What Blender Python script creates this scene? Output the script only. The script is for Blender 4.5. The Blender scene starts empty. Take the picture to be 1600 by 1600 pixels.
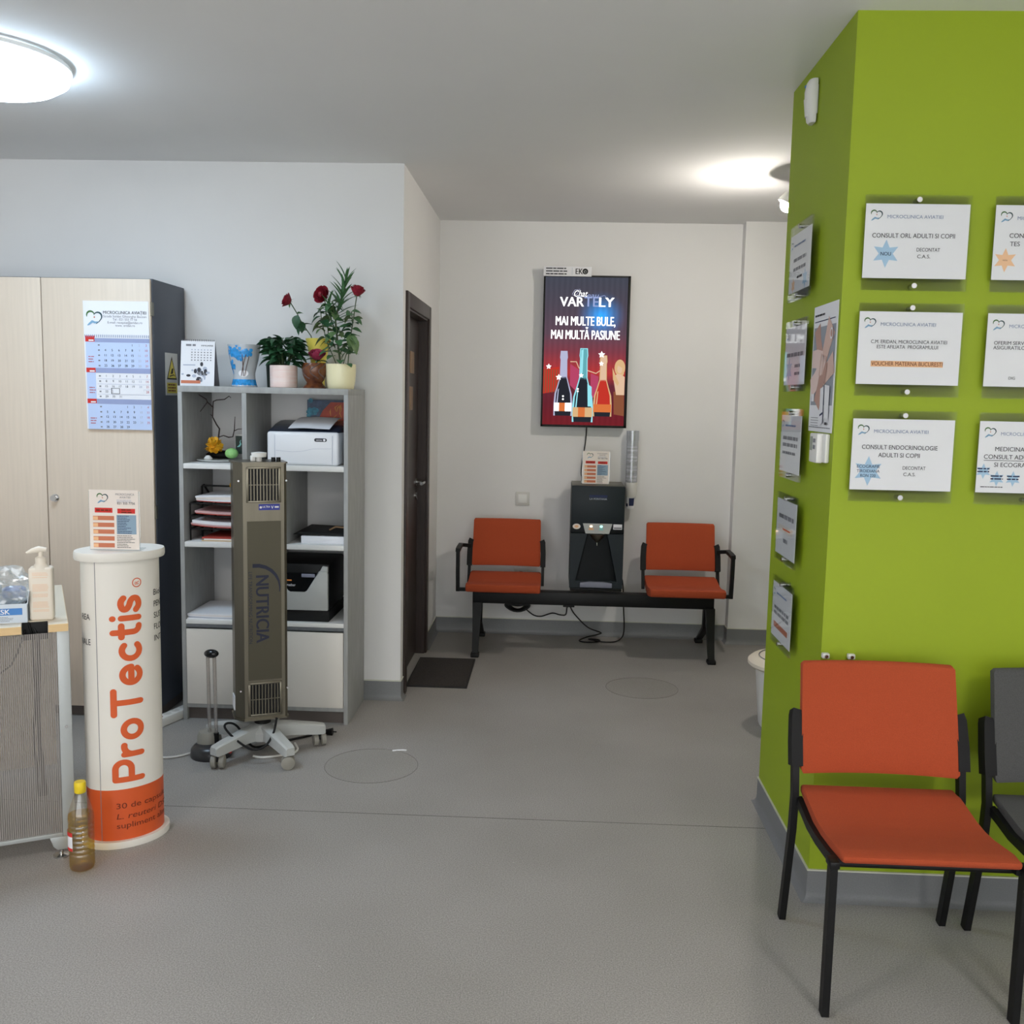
import bpy, bmesh, math, random
from mathutils import Vector, Matrix

random.seed(7)
scene = bpy.context.scene
C = scene.collection

# ------------------------------------------------------------------ camera, world, exposure
YAW, PITCH, ROLL, FOC, CAMH = 0.0404, 0.1147, 0.0207, 1537.678, 1.55
_f = Vector((-math.sin(YAW) * math.cos(PITCH), math.cos(YAW) * math.cos(PITCH), -math.sin(PITCH)))
_r0 = Vector((math.cos(YAW), math.sin(YAW), 0))
_u0 = _r0.cross(_f)
_r = _r0 * math.cos(ROLL) + _u0 * math.sin(ROLL)
_u = -_r0 * math.sin(ROLL) + _u0 * math.cos(ROLL)
cam_d = bpy.data.cameras.new('camera')
cam_d.sensor_fit = 'HORIZONTAL'
cam_d.sensor_width = 36.0
cam_d.lens = FOC / 1600 * 36.0
cam_d.clip_start = 0.05
cam = bpy.data.objects.new('camera', cam_d)
C.objects.link(cam)
cam.matrix_world = Matrix(((_r.x, _u.x, -_f.x, 0), (_r.y, _u.y, -_f.y, 0), (_r.z, _u.z, -_f.z, CAMH), (0, 0, 0, 1)))
scene.camera = cam

world = bpy.data.worlds.new('world')
scene.world = world
world.use_nodes = True
world.node_tree.nodes['Background'].inputs[0].default_value = (0.93, 0.965, 1.0, 1)
world.node_tree.nodes['Background'].inputs[1].default_value = 1.4

scene.view_settings.view_transform = 'Standard'
scene.view_settings.look = 'None'
scene.view_settings.gamma = 1.0
scene.view_settings.use_curve_mapping = False
scene.view_settings.exposure = 1.33

# lamp strengths (emission of the lamp diffusers built further down)
DOME_LEFT = 9.5      # cool dome over the desk
DOME_FRONT = 22.0     # dome over the waiting chairs, behind the camera
DOME_FILL = 16.0       # unseen dome, added to brighten the side face of the green column
SPOT_BACK = 330.0     # bulb behind the green column

# ------------------------------------------------------------------ materials
def lin(c):
    c /= 255.0
    return c / 12.92 if c <= 0.04045 else ((c + 0.055) / 1.055) ** 2.4

def rgb(r, g, b):
    return (lin(r), lin(g), lin(b), 1)

MATS = {}
def mat(name, col, rough=0.5, metal=0.0, spec=0.5, noise=0.0, scale=30.0, bump=0.0, bscale=200.0, stretch=None, col2=None, coat=0.0):
    m = bpy.data.materials.new(name)
    m.use_nodes = True
    nt = m.node_tree
    b = nt.nodes['Principled BSDF']
    b.inputs['Base Color'].default_value = col
    b.inputs['Roughness'].default_value = rough
    b.inputs['Metallic'].default_value = metal
    b.inputs['Specular IOR Level'].default_value = spec
    if coat:
        b.inputs['Coat Weight'].default_value = coat
    if noise or bump:
        tc = nt.nodes.new('ShaderNodeTexCoord')
        mp = nt.nodes.new('ShaderNodeMapping')
        if stretch:
            mp.inputs['Scale'].default_value = stretch
        nt.links.new(tc.outputs['Object'], mp.inputs['Vector'])
    if noise:
        n = nt.nodes.new('ShaderNodeTexNoise')
        n.inputs['Scale'].default_value = scale
        n.inputs['Detail'].default_value = 4.0
        nt.links.new(mp.outputs[0], n.inputs['Vector'])
        mx = nt.nodes.new('ShaderNodeMix')
        mx.data_type = 'RGBA'
        c2 = col2 or tuple(max(0.0, v * (1 - noise)) for v in col[:3]) + (1,)
        mx.inputs['A'].default_value = col if col2 else tuple(min(1.0, v * (1 + noise)) for v in col[:3]) + (1,)
        mx.inputs['B'].default_value = c2
        rp = nt.nodes.new('ShaderNodeValToRGB')
        rp.color_ramp.elements[0].position = 0.3
        rp.color_ramp.elements[1].position = 0.7
        nt.links.new(n.outputs['Fac'], rp.inputs['Fac'])
        nt.links.new(rp.outputs['Color'], mx.inputs['Factor'])
        nt.links.new(mx.outputs['Result'], b.inputs['Base Color'])
    if bump:
        n2 = nt.nodes.new('ShaderNodeTexNoise')
        n2.inputs['Scale'].default_value = bscale
        n2.inputs['Detail'].default_value = 3.0
        nt.links.new(mp.outputs[0], n2.inputs['Vector'])
        bp = nt.nodes.new('ShaderNodeBump')
        bp.inputs['Strength'].default_value = bump
        bp.inputs['Distance'].default_value = 0.002
        nt.links.new(n2.outputs['Fac'], bp.inputs['Height'])
        nt.links.new(bp.outputs['Normal'], b.inputs['Normal'])
    MATS[name] = m
    return m

def emit(name, col, strength):
    m = bpy.data.materials.new(name)
    m.use_nodes = True
    nt = m.node_tree
    nt.nodes.remove(nt.nodes['Principled BSDF'])
    e = nt.nodes.new('ShaderNodeEmission')
    e.inputs['Color'].default_value = col
    e.inputs['Strength'].default_value = strength
    nt.links.new(e.outputs[0], nt.nodes['Material Output'].inputs['Surface'])
    MATS[name] = m
    return m

def clear(name, tint=(0.96, 0.98, 0.97, 1), gloss=0.07, rough=0.03, haze=0.0, fres=0.0):
    m = bpy.data.materials.new(name)
    m.use_nodes = True
    nt = m.node_tree
    nt.nodes.remove(nt.nodes['Principled BSDF'])
    t = nt.nodes.new('ShaderNodeBsdfTransparent')
    t.inputs['Color'].default_value = tint
    g = nt.nodes.new('ShaderNodeBsdfGlossy')
    g.inputs['Roughness'].default_value = rough
    mx = nt.nodes.new('ShaderNodeMixShader')
    mx.inputs['Fac'].default_value = gloss
    if fres:
        fr = nt.nodes.new('ShaderNodeFresnel')
        fr.inputs['IOR'].default_value = 1.49
        ml = nt.nodes.new('ShaderNodeMath')
        ml.operation = 'MULTIPLY'
        ml.inputs[1].default_value = fres
        nt.links.new(fr.outputs[0], ml.inputs[0])
        nt.links.new(ml.outputs[0], mx.inputs['Fac'])
    nt.links.new(t.outputs[0], mx.inputs[1])
    nt.links.new(g.outputs[0], mx.inputs[2])
    out = mx
    if haze:
        d = nt.nodes.new('ShaderNodeBsdfDiffuse')
        d.inputs['Color'].default_value = (0.85, 0.87, 0.88, 1)
        m2 = nt.nodes.new('ShaderNodeMixShader')
        m2.inputs['Fac'].default_value = haze
        nt.links.new(mx.outputs[0], m2.inputs[1])
        nt.links.new(d.outputs[0], m2.inputs[2])
        out = m2
    nt.links.new(out.outputs[0], nt.nodes['Material Output'].inputs['Surface'])
    MATS[name] = m
    return m

mat('wall', rgb(226, 225, 224), 0.85, noise=0.012, scale=3, bump=0.05, bscale=180)
mat('ceiling', rgb(234, 234, 234), 0.9, noise=0.012, scale=2)
mat('green', rgb(147, 168, 14), 0.6, noise=0.02, scale=3, bump=0.05, bscale=180)
mat('baseboard', rgb(122, 123, 125), 0.5, noise=0.08, scale=260)
mat('cap_strip', rgb(205, 205, 190), 0.5)
mat('seam', rgb(96, 93, 88), 0.7)
mat('door_wood', rgb(52, 40, 37), 0.42, noise=0.25, scale=14, stretch=(6, 6, 0.5))
mat('chrome', rgb(200, 200, 200), 0.22, 1.0)
mat('steel', rgb(122, 117, 104), 0.32, 1.0, noise=0.05, scale=60, stretch=(1, 1, 0.03))
mat('steel_dark', rgb(118, 115, 104), 0.4, 1.0)
mat('bronze_plate', rgb(150, 120, 90), 0.4, 0.6)
mat('mat_dark', rgb(52, 47, 45), 0.95, noise=0.35, scale=160, bump=0.8, bscale=300)
mat('mat_edge', rgb(36, 33, 33), 0.8)
mat('black', rgb(13, 13, 14), 0.5, spec=0.3)
mat('black_soft', rgb(18, 18, 19), 0.65, spec=0.3, bump=0.15, bscale=500)
mat('black_gloss', rgb(14, 16, 20), 0.15)
mat('dark_body', rgb(30, 38, 43), 0.45, spec=0.25)
mat('dark_niche', rgb(14, 19, 22), 0.5, spec=0.2)
mat('orange_fabric', rgb(171, 70, 34), 0.9, noise=0.10, scale=420, bump=0.35, bscale=900)
mat('grey_fabric', rgb(78, 78, 78), 0.9, noise=0.2, scale=420, bump=0.35, bscale=900)
mat('white_plastic', rgb(225, 224, 220), 0.4)
mat('cream_plastic', rgb(230, 220, 205), 0.4)
mat('grey_plastic', rgb(178, 180, 178), 0.45)
mat('wheel_grey', rgb(140, 137, 128), 0.5)
mat('paper', rgb(232, 232, 236), 0.8)
mat('paper_warm', rgb(232, 222, 214), 0.8)
mat('paper_pink', rgb(205, 165, 165), 0.8)
mat('paper_red', rgb(170, 60, 48), 0.7)
mat('cardboard', rgb(190, 165, 130), 0.8)
mat('ink', rgb(58, 58, 64), 0.8)
mat('ink_black', rgb(20, 20, 22), 0.8)
mat('ink_grey', rgb(130, 130, 136), 0.8)
mat('ink_faint', rgb(178, 184, 200), 0.8)
mat('ink_blue', rgb(112, 130, 165), 0.8)
mat('ink_deep', rgb(22, 27, 52), 0.6)
mat('ink_navy', rgb(38, 48, 84), 0.8)
mat('ink_red', rgb(205, 50, 45), 0.8)
mat('ink_redsoft', rgb(190, 110, 120), 0.8)
mat('ink_orange', rgb(215, 92, 42), 0.7)
mat('ink_peach', rgb(235, 185, 140), 0.8)
mat('ink_salmon', rgb(200, 120, 90), 0.8)
mat('ink_brown', rgb(110, 45, 25), 0.8)
mat('ink_star_blue', rgb(168, 200, 226), 0.8)
mat('ink_star_peach', rgb(240, 195, 155), 0.8)
mat('ink_green', rgb(70, 110, 62), 0.8)
mat('ink_teal', rgb(45, 75, 80), 0.8)
mat('ink_handblue', rgb(125, 165, 195), 0.8)
mat('ink_calblue', rgb(190, 206, 238), 0.8)
mat('ink_calband', rgb(150, 160, 196), 0.8)
mat('ink_bluegrey', rgb(140, 165, 185), 0.8)
mat('skin1', rgb(214, 182, 170), 0.8)
mat('skin2', rgb(186, 148, 136), 0.8)
mat('skin3', rgb(230, 205, 198), 0.8)
mat('shirt_grey', rgb(150, 155, 165), 0.8)
mat('cabinet_front', rgb(216, 200, 182), 0.5, noise=0.035, scale=9, stretch=(9, 9, 0.35))
mat('cabinet_side', rgb(68, 74, 86), 0.5)
mat('cabinet_plinth', rgb(92, 84, 80), 0.6)
mat('concrete_board', rgb(158, 159, 158), 0.6, noise=0.09, scale=14, stretch=(3, 3, 0.7))
mat('concrete_dark', rgb(96, 100, 104), 0.6, noise=0.09, scale=14, stretch=(3, 3, 0.7))
mat('shelf_white', rgb(222, 222, 220), 0.45)
mat('door_white', rgb(215, 210, 202), 0.4)
mat('desk_wood', rgb(222, 190, 140), 0.5, noise=0.06, scale=10, stretch=(1, 8, 8))
mat('desk_top', rgb(224, 214, 196), 0.5)
mat('desk_metal', rgb(176, 180, 180), 0.4, 0.3)
mat('totem_white', rgb(228, 224, 216), 0.4)
mat('totem_orange', rgb(212, 88, 38), 0.45)
mat('yellow_cap', rgb(235, 205, 40), 0.4)
mat('blue_lid', rgb(30, 110, 200), 0.35)
mat('pinkish', rgb(225, 190, 215), 0.6)
mat('teal', rgb(140, 205, 200), 0.6)
mat('leaf_dark', rgb(38, 78, 48), 0.5, noise=0.2, scale=60)
mat('leaf_mid', rgb(62, 104, 62), 0.5, noise=0.2, scale=60)
mat('leaf_olive', rgb(90, 118, 72), 0.55, noise=0.25, scale=60)
mat('stem', rgb(66, 82, 52), 0.6)
mat('rose', rgb(138, 22, 44), 0.6, noise=0.3, scale=70)
mat('rose_pale', rgb(165, 58, 88), 0.6, noise=0.25, scale=70)
mat('twig', rgb(58, 46, 44), 0.8)
mat('yellow_flower', rgb(238, 182, 40), 0.6, noise=0.15, scale=60)
mat('yellow_pot', rgb(226, 208, 90), 0.5)
mat('cream_pot', rgb(236, 228, 188), 0.35)
mat('pink_pot', rgb(235, 205, 196), 0.25, noise=0.1, scale=18, stretch=(0.6, 0.6, 9), col2=rgb(238, 222, 216))
mat('brown_vase', rgb(122, 72, 40), 0.22, noise=0.5, scale=34, col2=rgb(70, 34, 22))
mat('vase_glass_grey', rgb(178, 184, 190), 0.18)
mat('vase_blue', rgb(44, 140, 205), 0.2, noise=0.35, scale=70)
mat('vase_brown', rgb(95, 75, 70), 0.4)
mat('dark_green_box', rgb(34, 50, 44), 0.6, noise=0.3, scale=40)
mat('apple_green', rgb(150, 205, 125), 0.5, noise=0.15, scale=50)
mat('painting_blue', rgb(66, 84, 110), 0.5, noise=0.3, scale=40)
mat('painting_teal', rgb(50, 125, 150), 0.5, noise=0.4, scale=60)
mat('painting_red', rgb(178, 66, 40), 0.5, noise=0.25, scale=18)
mat('painting_gold', rgb(214, 140, 50), 0.5)
mat('printer_white', rgb(226, 228, 232), 0.35)
mat('printer_navy', rgb(34, 42, 60), 0.3)
mat('printer_grey', rgb(176, 178, 176), 0.4)
mat('amber', rgb(240, 150, 70), 0.5)
mat('label_blue', rgb(36, 50, 150), 0.4)
mat('purifier_panel', rgb(84, 80, 67), 0.45, 0.7)
mat('uv_base', rgb(46, 46, 48), 0.3)
mat('sign_grey', rgb(190, 192, 190), 0.5)
mat('sign_yellow', rgb(205, 190, 60), 0.5)
mat('mask_box', rgb(205, 215, 226), 0.6)
mat('mask_blue', rgb(68, 128, 196), 0.6)
mat('lavender', rgb(130, 132, 150), 0.4)
mat('sensor_lens', rgb(215, 214, 208), 0.3)
mat('lcd', rgb(140, 150, 138), 0.3)
mat('oil', rgb(200, 170, 60), 0.1)
mat('switch_grey', rgb(205, 203, 198), 0.4)
mat('cable_white', rgb(205, 203, 198), 0.5)
mat('sticker_edge', rgb(112, 108, 103), 0.7)
clear('sticker_floor', (0.995, 0.995, 0.99, 1), 0.01, 0.3)
clear('acrylic', (0.99, 0.994, 0.99, 1), 0.035, 0.02, fres=0.3)
clear('clear_plastic', (0.93, 0.95, 0.96, 1), 0.12, 0.06, 0.10)
clear('bag_plastic', (0.92, 0.95, 0.96, 1), 0.22, 0.12, 0.22)
clear('pet', (0.97, 0.96, 0.9, 1), 0.12, 0.05, 0.03)
clear('oil_liquid', (0.92, 0.74, 0.22, 1), 0.05, 0.05, 0.0)
clear('tube_glass', (0.72, 0.68, 0.65, 1), 0.16, 0.05, 0.12)
clear('tube_cups', (0.88, 0.89, 0.93, 1), 0.12, 0.08, 0.25)
emit('lamp_cool', (0.64, 0.82, 1.0, 1), DOME_LEFT)
emit('lamp_front', (1.0, 0.96, 0.91, 1), DOME_FRONT)
emit('lamp_fill', (1.0, 0.95, 0.9, 1), DOME_FILL)
emit('lamp_bulb', (1.0, 0.93, 0.84, 1), SPOT_BACK)
emit('tv_white', (1.0, 1.0, 1.0, 1), 0.713)
emit('tv_ice', (0.45, 0.55, 0.95, 1), 0.294)
emit('tv_lav', (0.60, 0.62, 0.85, 1), 0.315)
emit('tv_teal', (0.16, 0.50, 0.56, 1), 0.336)
emit('tv_aqua', (0.35, 0.85, 0.95, 1), 0.378)
emit('tv_dark', (0.020, 0.022, 0.030, 1), 0.420)
emit('tv_orange', (0.85, 0.22, 0.06, 1), 0.336)
emit('tv_red', (0.65, 0.045, 0.03, 1), 0.336)
emit('tv_gold', (0.85, 0.55, 0.28, 1), 0.336)
emit('tv_skin', (0.90, 0.62, 0.42, 1), 0.336)
emit('tv_brown', (0.35, 0.12, 0.06, 1), 0.294)
emit('tv_pink', (0.75, 0.10, 0.22, 1), 0.252)
emit('led_amber', (1.0, 0.65, 0.4, 1), 1.0)
emit('led_green', (0.3, 0.95, 0.7, 1), 1.0)

def floor_material():
    m = bpy.data.materials.new('floor_vinyl')
    m.use_nodes = True
    nt = m.node_tree
    b = nt.nodes['Principled BSDF']
    tc = nt.nodes.new('ShaderNodeTexCoord')
    fine = nt.nodes.new('ShaderNodeTexNoise')
    fine.inputs['Scale'].default_value = 240
    fine.inputs['Detail'].default_value = 2
    broad = nt.nodes.new('ShaderNodeTexNoise')
    broad.inputs['Scale'].default_value = 1.3
    broad.inputs['Detail'].default_value = 5
    vor = nt.nodes.new('ShaderNodeTexVoronoi')
    vor.inputs['Scale'].default_value = 9
    vor.inputs['Randomness'].default_value = 1
    for n in (fine, broad, vor):
        nt.links.new(tc.outputs['Object'], n.inputs['Vector'])
    r1 = nt.nodes.new('ShaderNodeValToRGB')
    r1.color_ramp.elements[0].position = 0.33
    r1.color_ramp.elements[0].color = rgb(136, 133, 130)
    r1.color_ramp.elements[1].position = 0.67
    r1.color_ramp.elements[1].color = rgb(172, 168, 164)
    nt.links.new(fine.outputs['Fac'], r1.inputs['Fac'])
    r2 = nt.nodes.new('ShaderNodeValToRGB')
    r2.color_ramp.elements[0].position = 0.3
    r2.color_ramp.elements[0].color = (0.88, 0.875, 0.86, 1)
    r2.color_ramp.elements[1].position = 0.72
    r2.color_ramp.elements[1].color = (1.06, 1.06, 1.06, 1)
    nt.links.new(broad.outputs['Fac'], r2.inputs['Fac'])
    mx = nt.nodes.new('ShaderNodeMix')
    mx.data_type = 'RGBA'
    mx.blend_type = 'MULTIPLY'
    mx.inputs['Factor'].default_value = 1
    nt.links.new(r1.outputs['Color'], mx.inputs['A'])
    nt.links.new(r2.outputs['Color'], mx.inputs['B'])
    # rare pale specks of dust
    r3 = nt.nodes.new('ShaderNodeValToRGB')
    r3.color_ramp.elements[0].position = 0.0
    r3.color_ramp.elements[0].color = (1, 1, 1, 1)
    r3.color_ramp.elements[1].position = 0.028
    r3.color_ramp.elements[1].color = (0, 0, 0, 1)
    nt.links.new(vor.outputs['Distance'], r3.inputs['Fac'])
    mx2 = nt.nodes.new('ShaderNodeMix')
    mx2.data_type = 'RGBA'
    mx2.inputs['B'].default_value = rgb(205, 203, 198)
    nt.links.new(r3.outputs['Color'], mx2.inputs['Factor'])
    nt.links.new(mx.outputs['Result'], mx2.inputs['A'])
    nt.links.new(mx2.outputs['Result'], b.inputs['Base Color'])
    b.inputs['Roughness'].default_value = 0.48
    b.inputs['Specular IOR Level'].default_value = 0.35
    bp = nt.nodes.new('ShaderNodeBump')
    bp.inputs['Strength'].default_value = 0.12
    bp.inputs['Distance'].default_value = 0.001
    nt.links.new(fine.outputs['Fac'], bp.inputs['Height'])
    nt.links.new(bp.outputs['Normal'], b.inputs['Normal'])
    MATS['floor'] = m
floor_material()

def perforated_material():
    m = bpy.data.materials.new('perforated_metal')
    m.use_nodes = True
    nt = m.node_tree
    b = nt.nodes['Principled BSDF']
    b.inputs['Base Color'].default_value = rgb(146, 140, 136)
    b.inputs['Roughness'].default_value = 0.5
    b.inputs['Metallic'].default_value = 0.3
    tc = nt.nodes.new('ShaderNodeTexCoord')
    sx = nt.nodes.new('ShaderNodeSeparateXYZ')
    nt.links.new(tc.outputs['Object'], sx.inputs[0])
    outs = []
    for ax in ('X', 'Z'):
        mu = nt.nodes.new('ShaderNodeMath')
        mu.operation = 'MULTIPLY'
        mu.inputs[1].default_value = 2 * math.pi / (0.0062 if ax == 'X' else 0.0045)
        nt.links.new(sx.outputs[ax], mu.inputs[0])
        si = nt.nodes.new('ShaderNodeMath')
        si.operation = 'SINE'
        nt.links.new(mu.outputs[0], si.inputs[0])
        gt = nt.nodes.new('ShaderNodeMath')
        gt.operation = 'GREATER_THAN'
        gt.inputs[1].default_value = 0.0 if ax == 'X' else -0.6
        nt.links.new(si.outputs[0], gt.inputs[0])
        outs.append(gt)
    an = nt.nodes.new('ShaderNodeMath')
    an.operation = 'MULTIPLY'
    nt.links.new(outs[0].outputs[0], an.inputs[0])
    nt.links.new(outs[1].outputs[0], an.inputs[1])
    tr = nt.nodes.new('ShaderNodeBsdfTransparent')
    mx = nt.nodes.new('ShaderNodeMixShader')
    nt.links.new(an.outputs[0], mx.inputs['Fac'])
    nt.links.new(b.outputs[0], mx.inputs[1])
    nt.links.new(tr.outputs[0], mx.inputs[2])
    nt.links.new(mx.outputs[0], nt.nodes['Material Output'].inputs['Surface'])
    MATS['perforated'] = m
perforated_material()

def tv_material():
    """picture on the lit screen: dark plum top, blue glow, red stage below (object coordinates of the screen)"""
    m = bpy.data.materials.new('tv_picture')
    m.use_nodes = True
    nt = m.node_tree
    nt.nodes.remove(nt.nodes['Principled BSDF'])
    tc = nt.nodes.new('ShaderNodeTexCoord')
    sx = nt.nodes.new('ShaderNodeSeparateXYZ')
    nt.links.new(tc.outputs['Object'], sx.inputs[0])
    mr = nt.nodes.new('ShaderNodeMapRange')
    mr.inputs['From Min'].default_value = 0.0
    mr.inputs['From Max'].default_value = 0.952
    nt.links.new(sx.outputs['Z'], mr.inputs['Value'])
    rp = nt.nodes.new('ShaderNodeValToRGB')
    els = rp.color_ramp.elements
    els[0].position = 0.0
    els[0].color = (0.13, 0.012, 0.016, 1)
    els[1].position = 1.0
    els[1].color = (0.045, 0.05, 0.068, 1)
    for p, c in ((0.16, (0.10, 0.014, 0.022, 1)), (0.28, (0.10, 0.02, 0.03, 1)), (0.36, (0.34, 0.03, 0.03, 1)), (0.5, (0.16, 0.035, 0.05, 1)), (0.62, (0.085, 0.05, 0.07, 1)), (0.8, (0.06, 0.05, 0.068, 1))):
        e = els.new(p)
        e.color = c
    nt.links.new(mr.outputs[0], rp.inputs['Fac'])
    # blue glow
    mp = nt.nodes.new('ShaderNodeMapping')
    mp.inputs['Location'].default_value = (-0.095 / 0.17, 0, -0.70 / 0.17)
    mp.inputs['Scale'].default_value = (1 / 0.17, 0, 1 / 0.17)
    nt.links.new(tc.outputs['Object'], mp.inputs['Vector'])
    gr = nt.nodes.new('ShaderNodeTexGradient')
    gr.gradient_type = 'QUADRATIC_SPHERE'
    nt.links.new(mp.outputs[0], gr.inputs['Vector'])
    ad = nt.nodes.new('ShaderNodeMix')
    ad.data_type = 'RGBA'
    ad.blend_type = 'MIX'
    ad.inputs['B'].default_value = (0.03, 0.36, 0.95, 1)
    nt.links.new(gr.outputs['Fac'], ad.inputs['Factor'])
    nt.links.new(rp.outputs['Color'], ad.inputs['A'])
    # curtain folds
    wv = nt.nodes.new('ShaderNodeTexWave')
    wv.inputs['Scale'].default_value = 9
    wv.inputs['Distortion'].default_value = 1.5
    nt.links.new(tc.outputs['Object'], wv.inputs['Vector'])
    r2 = nt.nodes.new('ShaderNodeValToRGB')
    r2.color_ramp.elements[0].color = (0.7, 0.7, 0.7, 1)
    r2.color_ramp.elements[1].color = (1.2, 1.2, 1.2, 1)
    nt.links.new(wv.outputs['Fac'], r2.inputs['Fac'])
    mu = nt.nodes.new('ShaderNodeMix')
    mu.data_type = 'RGBA'
    mu.blend_type = 'MULTIPLY'
    mu.inputs['Factor'].default_value = 0.25
    nt.links.new(ad.outputs['Result'], mu.inputs['A'])
    nt.links.new(r2.outputs['Color'], mu.inputs['B'])
    e = nt.nodes.new('ShaderNodeEmission')
    e.inputs['Strength'].default_value = 0.55
    nt.links.new(mu.outputs['Result'], e.inputs['Color'])
    nt.links.new(e.outputs[0], nt.nodes['Material Output'].inputs['Surface'])
    MATS['tv_picture'] = m
tv_material()

# ------------------------------------------------------------------ mesh helpers
ROOTM = {}

def smooth(pts, k=5):
    pts = [Vector(p) for p in pts]
    out = []
    for i in range(len(pts) - 1):
        p0, p1, p2, p3 = pts[max(i - 1, 0)], pts[i], pts[i + 1], pts[min(i + 2, len(pts) - 1)]
        for j in range(k):
            t = j / k
            out.append(.5 * (2 * p1 + (p2 - p0) * t + (2 * p0 - 5 * p1 + 4 * p2 - p3) * t * t + (3 * p1 - p0 - 3 * p2 + p3) * t ** 3))
    out.append(pts[-1])
    return out

def top_of(o):
    while o.parent:
        o = o.parent
    return o

class M:
    """collects shapes; obj() links them as one mesh object"""
    def __init__(s):
        s.bm = bmesh.new()

    def box(s, x0, x1, y0, y1, z0, z1, bev=0.0, seg=2, rot=None):
        m = Matrix.Translation(((x0 + x1) / 2, (y0 + y1) / 2, (z0 + z1) / 2))
        if rot is not None:
            m = m @ rot
        m = m @ Matrix.Diagonal((abs(x1 - x0), abs(y1 - y0), abs(z1 - z0), 1))
        g = bmesh.ops.create_cube(s.bm, size=1, matrix=m)
        if bev:
            es = list({e for v in g['verts'] for e in v.link_edges})
            bmesh.ops.bevel(s.bm, geom=es, offset=bev, segments=seg, profile=0.5, affect='EDGES')
        return s

    def ring(s, pts):
        return [s.bm.verts.new(p) for p in pts]

    def skin(s, rings, closed=True, cap=True):
        for a, b in zip(rings, rings[1:]):
            n = len(a)
            for i in range(n if closed else n - 1):
                j = (i + 1) % n
                s.bm.faces.new((a[i], a[j], b[j], b[i]))
        if cap:
            s.bm.faces.new(list(reversed(rings[0])))
            s.bm.faces.new(rings[-1])

    def tube(s, pts, r, n=8, closed=False, flat=None, up=None):
        pts = [Vector(p) for p in pts]
        k = len(pts)
        rr = r if isinstance(r, (list, tuple)) else [r] * k
        rings = []
        prev = Vector(up) if up else None
        for i in range(k):
            if closed:
                d = pts[(i + 1) % k] - pts[i - 1]
            else:
                d = pts[min(i + 1, k - 1)] - pts[max(i - 1, 0)]
            d.normalize()
            if prev is None:
                prev = Vector((0, 0, 1)) if abs(d.z) < 0.9 else Vector((1, 0, 0))
            a = prev - d * prev.dot(d)
            if a.length < 1e-4:
                a = d.orthogonal()
            a.normalize()
            b = d.cross(a)
            prev = a
            ra = rr[i]
            if flat:
                w, h = flat
                rings.append(s.ring([pts[i] + a * h * p + b * w * q for p, q in ((1, 1), (-1, 1), (-1, -1), (1, -1))]))
            else:
                rings.append(s.ring([pts[i] + (a * math.cos(2 * math.pi * t / n) + b * math.sin(2 * math.pi * t / n)) * ra for t in range(n)]))
        if closed:
            rings.append(rings[0])
        s.skin(rings, True, not closed)
        return s

    def cyl(s, p0, p1, r0, r1=None, n=20):
        return s.tube([p0, p1], [r0, r0 if r1 is None else r1], n)

    def lathe(s, prof, n=28, c=(0, 0, 0), ex=1.0, ey=1.0, cap=True, rot=0.0):
        rings = []
        for r, z in prof:
            rr = max(r, 0.0004)
            rings.append(s.ring([(c[0] + rr * ex * math.cos(2 * math.pi * i / n + rot), c[1] + rr * ey * math.sin(2 * math.pi * i / n + rot), c[2] + z) for i in range(n)]))
        s.skin(rings, True, cap)
        return s

    def prism(s, poly, ax, a, b, bev=0.0):
        """poly 2D; ax 'y': (x,z) swept along y; 'x': (y,z) along x; 'z': (x,y) along z"""
        def P(p, t):
            return {'y': (p[0], t, p[1]), 'x': (t, p[0], p[1]), 'z': (p[0], p[1], t)}[ax]
        r0 = s.ring([P(p, a) for p in poly])
        r1 = s.ring([P(p, b) for p in poly])
        s.skin([r0, r1])
        if bev:
            es = list({e for v in r0 + r1 for e in v.link_edges})
            bmesh.ops.bevel(s.bm, geom=es, offset=bev, segments=2, profile=0.5, affect='EDGES')
        return s

    def ball(s, c, r, sx=1, sy=1, sz=1, sub=2, jit=0.0):
        g = bmesh.ops.create_icosphere(s.bm, subdivisions=sub, radius=1)
        for v in g['verts']:
            k = 1 + random.uniform(-jit, jit)
            v.co = Vector((c[0] + v.co.x * r * sx * k, c[1] + v.co.y * r * sy * k, c[2] + v.co.z * r * sz * k))
        return s

    def face(s, pts):
        s.bm.faces.new(s.ring(pts))
        return s

    def obj(s, name, m, parent=None, world=False, smooth=40, kind=None, label=None):
        me = bpy.data.meshes.new(name)
        bmesh.ops.recalc_face_normals(s.bm, faces=s.bm.faces)
        if world and parent is not None:
            inv = ROOTM[top_of(parent).name].inverted()
            bmesh.ops.transform(s.bm, matrix=inv, verts=s.bm.verts)
        s.bm.to_mesh(me)
        s.bm.free()
        me.materials.append(MATS[m])
        if smooth:
            me.polygons.foreach_set('use_smooth', [True] * len(me.polygons))
            me.set_sharp_from_angle(angle=math.radians(smooth))
        o = bpy.data.objects.new(name, me)
        C.objects.link(o)
        o.parent = parent
        if kind:
            o['kind'] = kind
        if label:
            o['label'] = label
        return o

def tag(o, label, cat, group=None, kind=None):
    o['label'] = label
    o['category'] = cat
    if group:
        o['group'] = group
    if kind:
        o['kind'] = kind
    return o

def thing(name, label, cat, loc=(0, 0, 0), rz=0.0, group=None, kind=None):
    o = bpy.data.objects.new(name, None)
    o.empty_display_size = 0.05
    C.objects.link(o)
    o.location = loc
    o.rotation_euler = (0, 0, rz)
    ROOTM[o.name] = Matrix.Translation(loc) @ Matrix.Rotation(rz, 4, 'Z')
    return tag(o, label, cat, group, kind)

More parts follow.
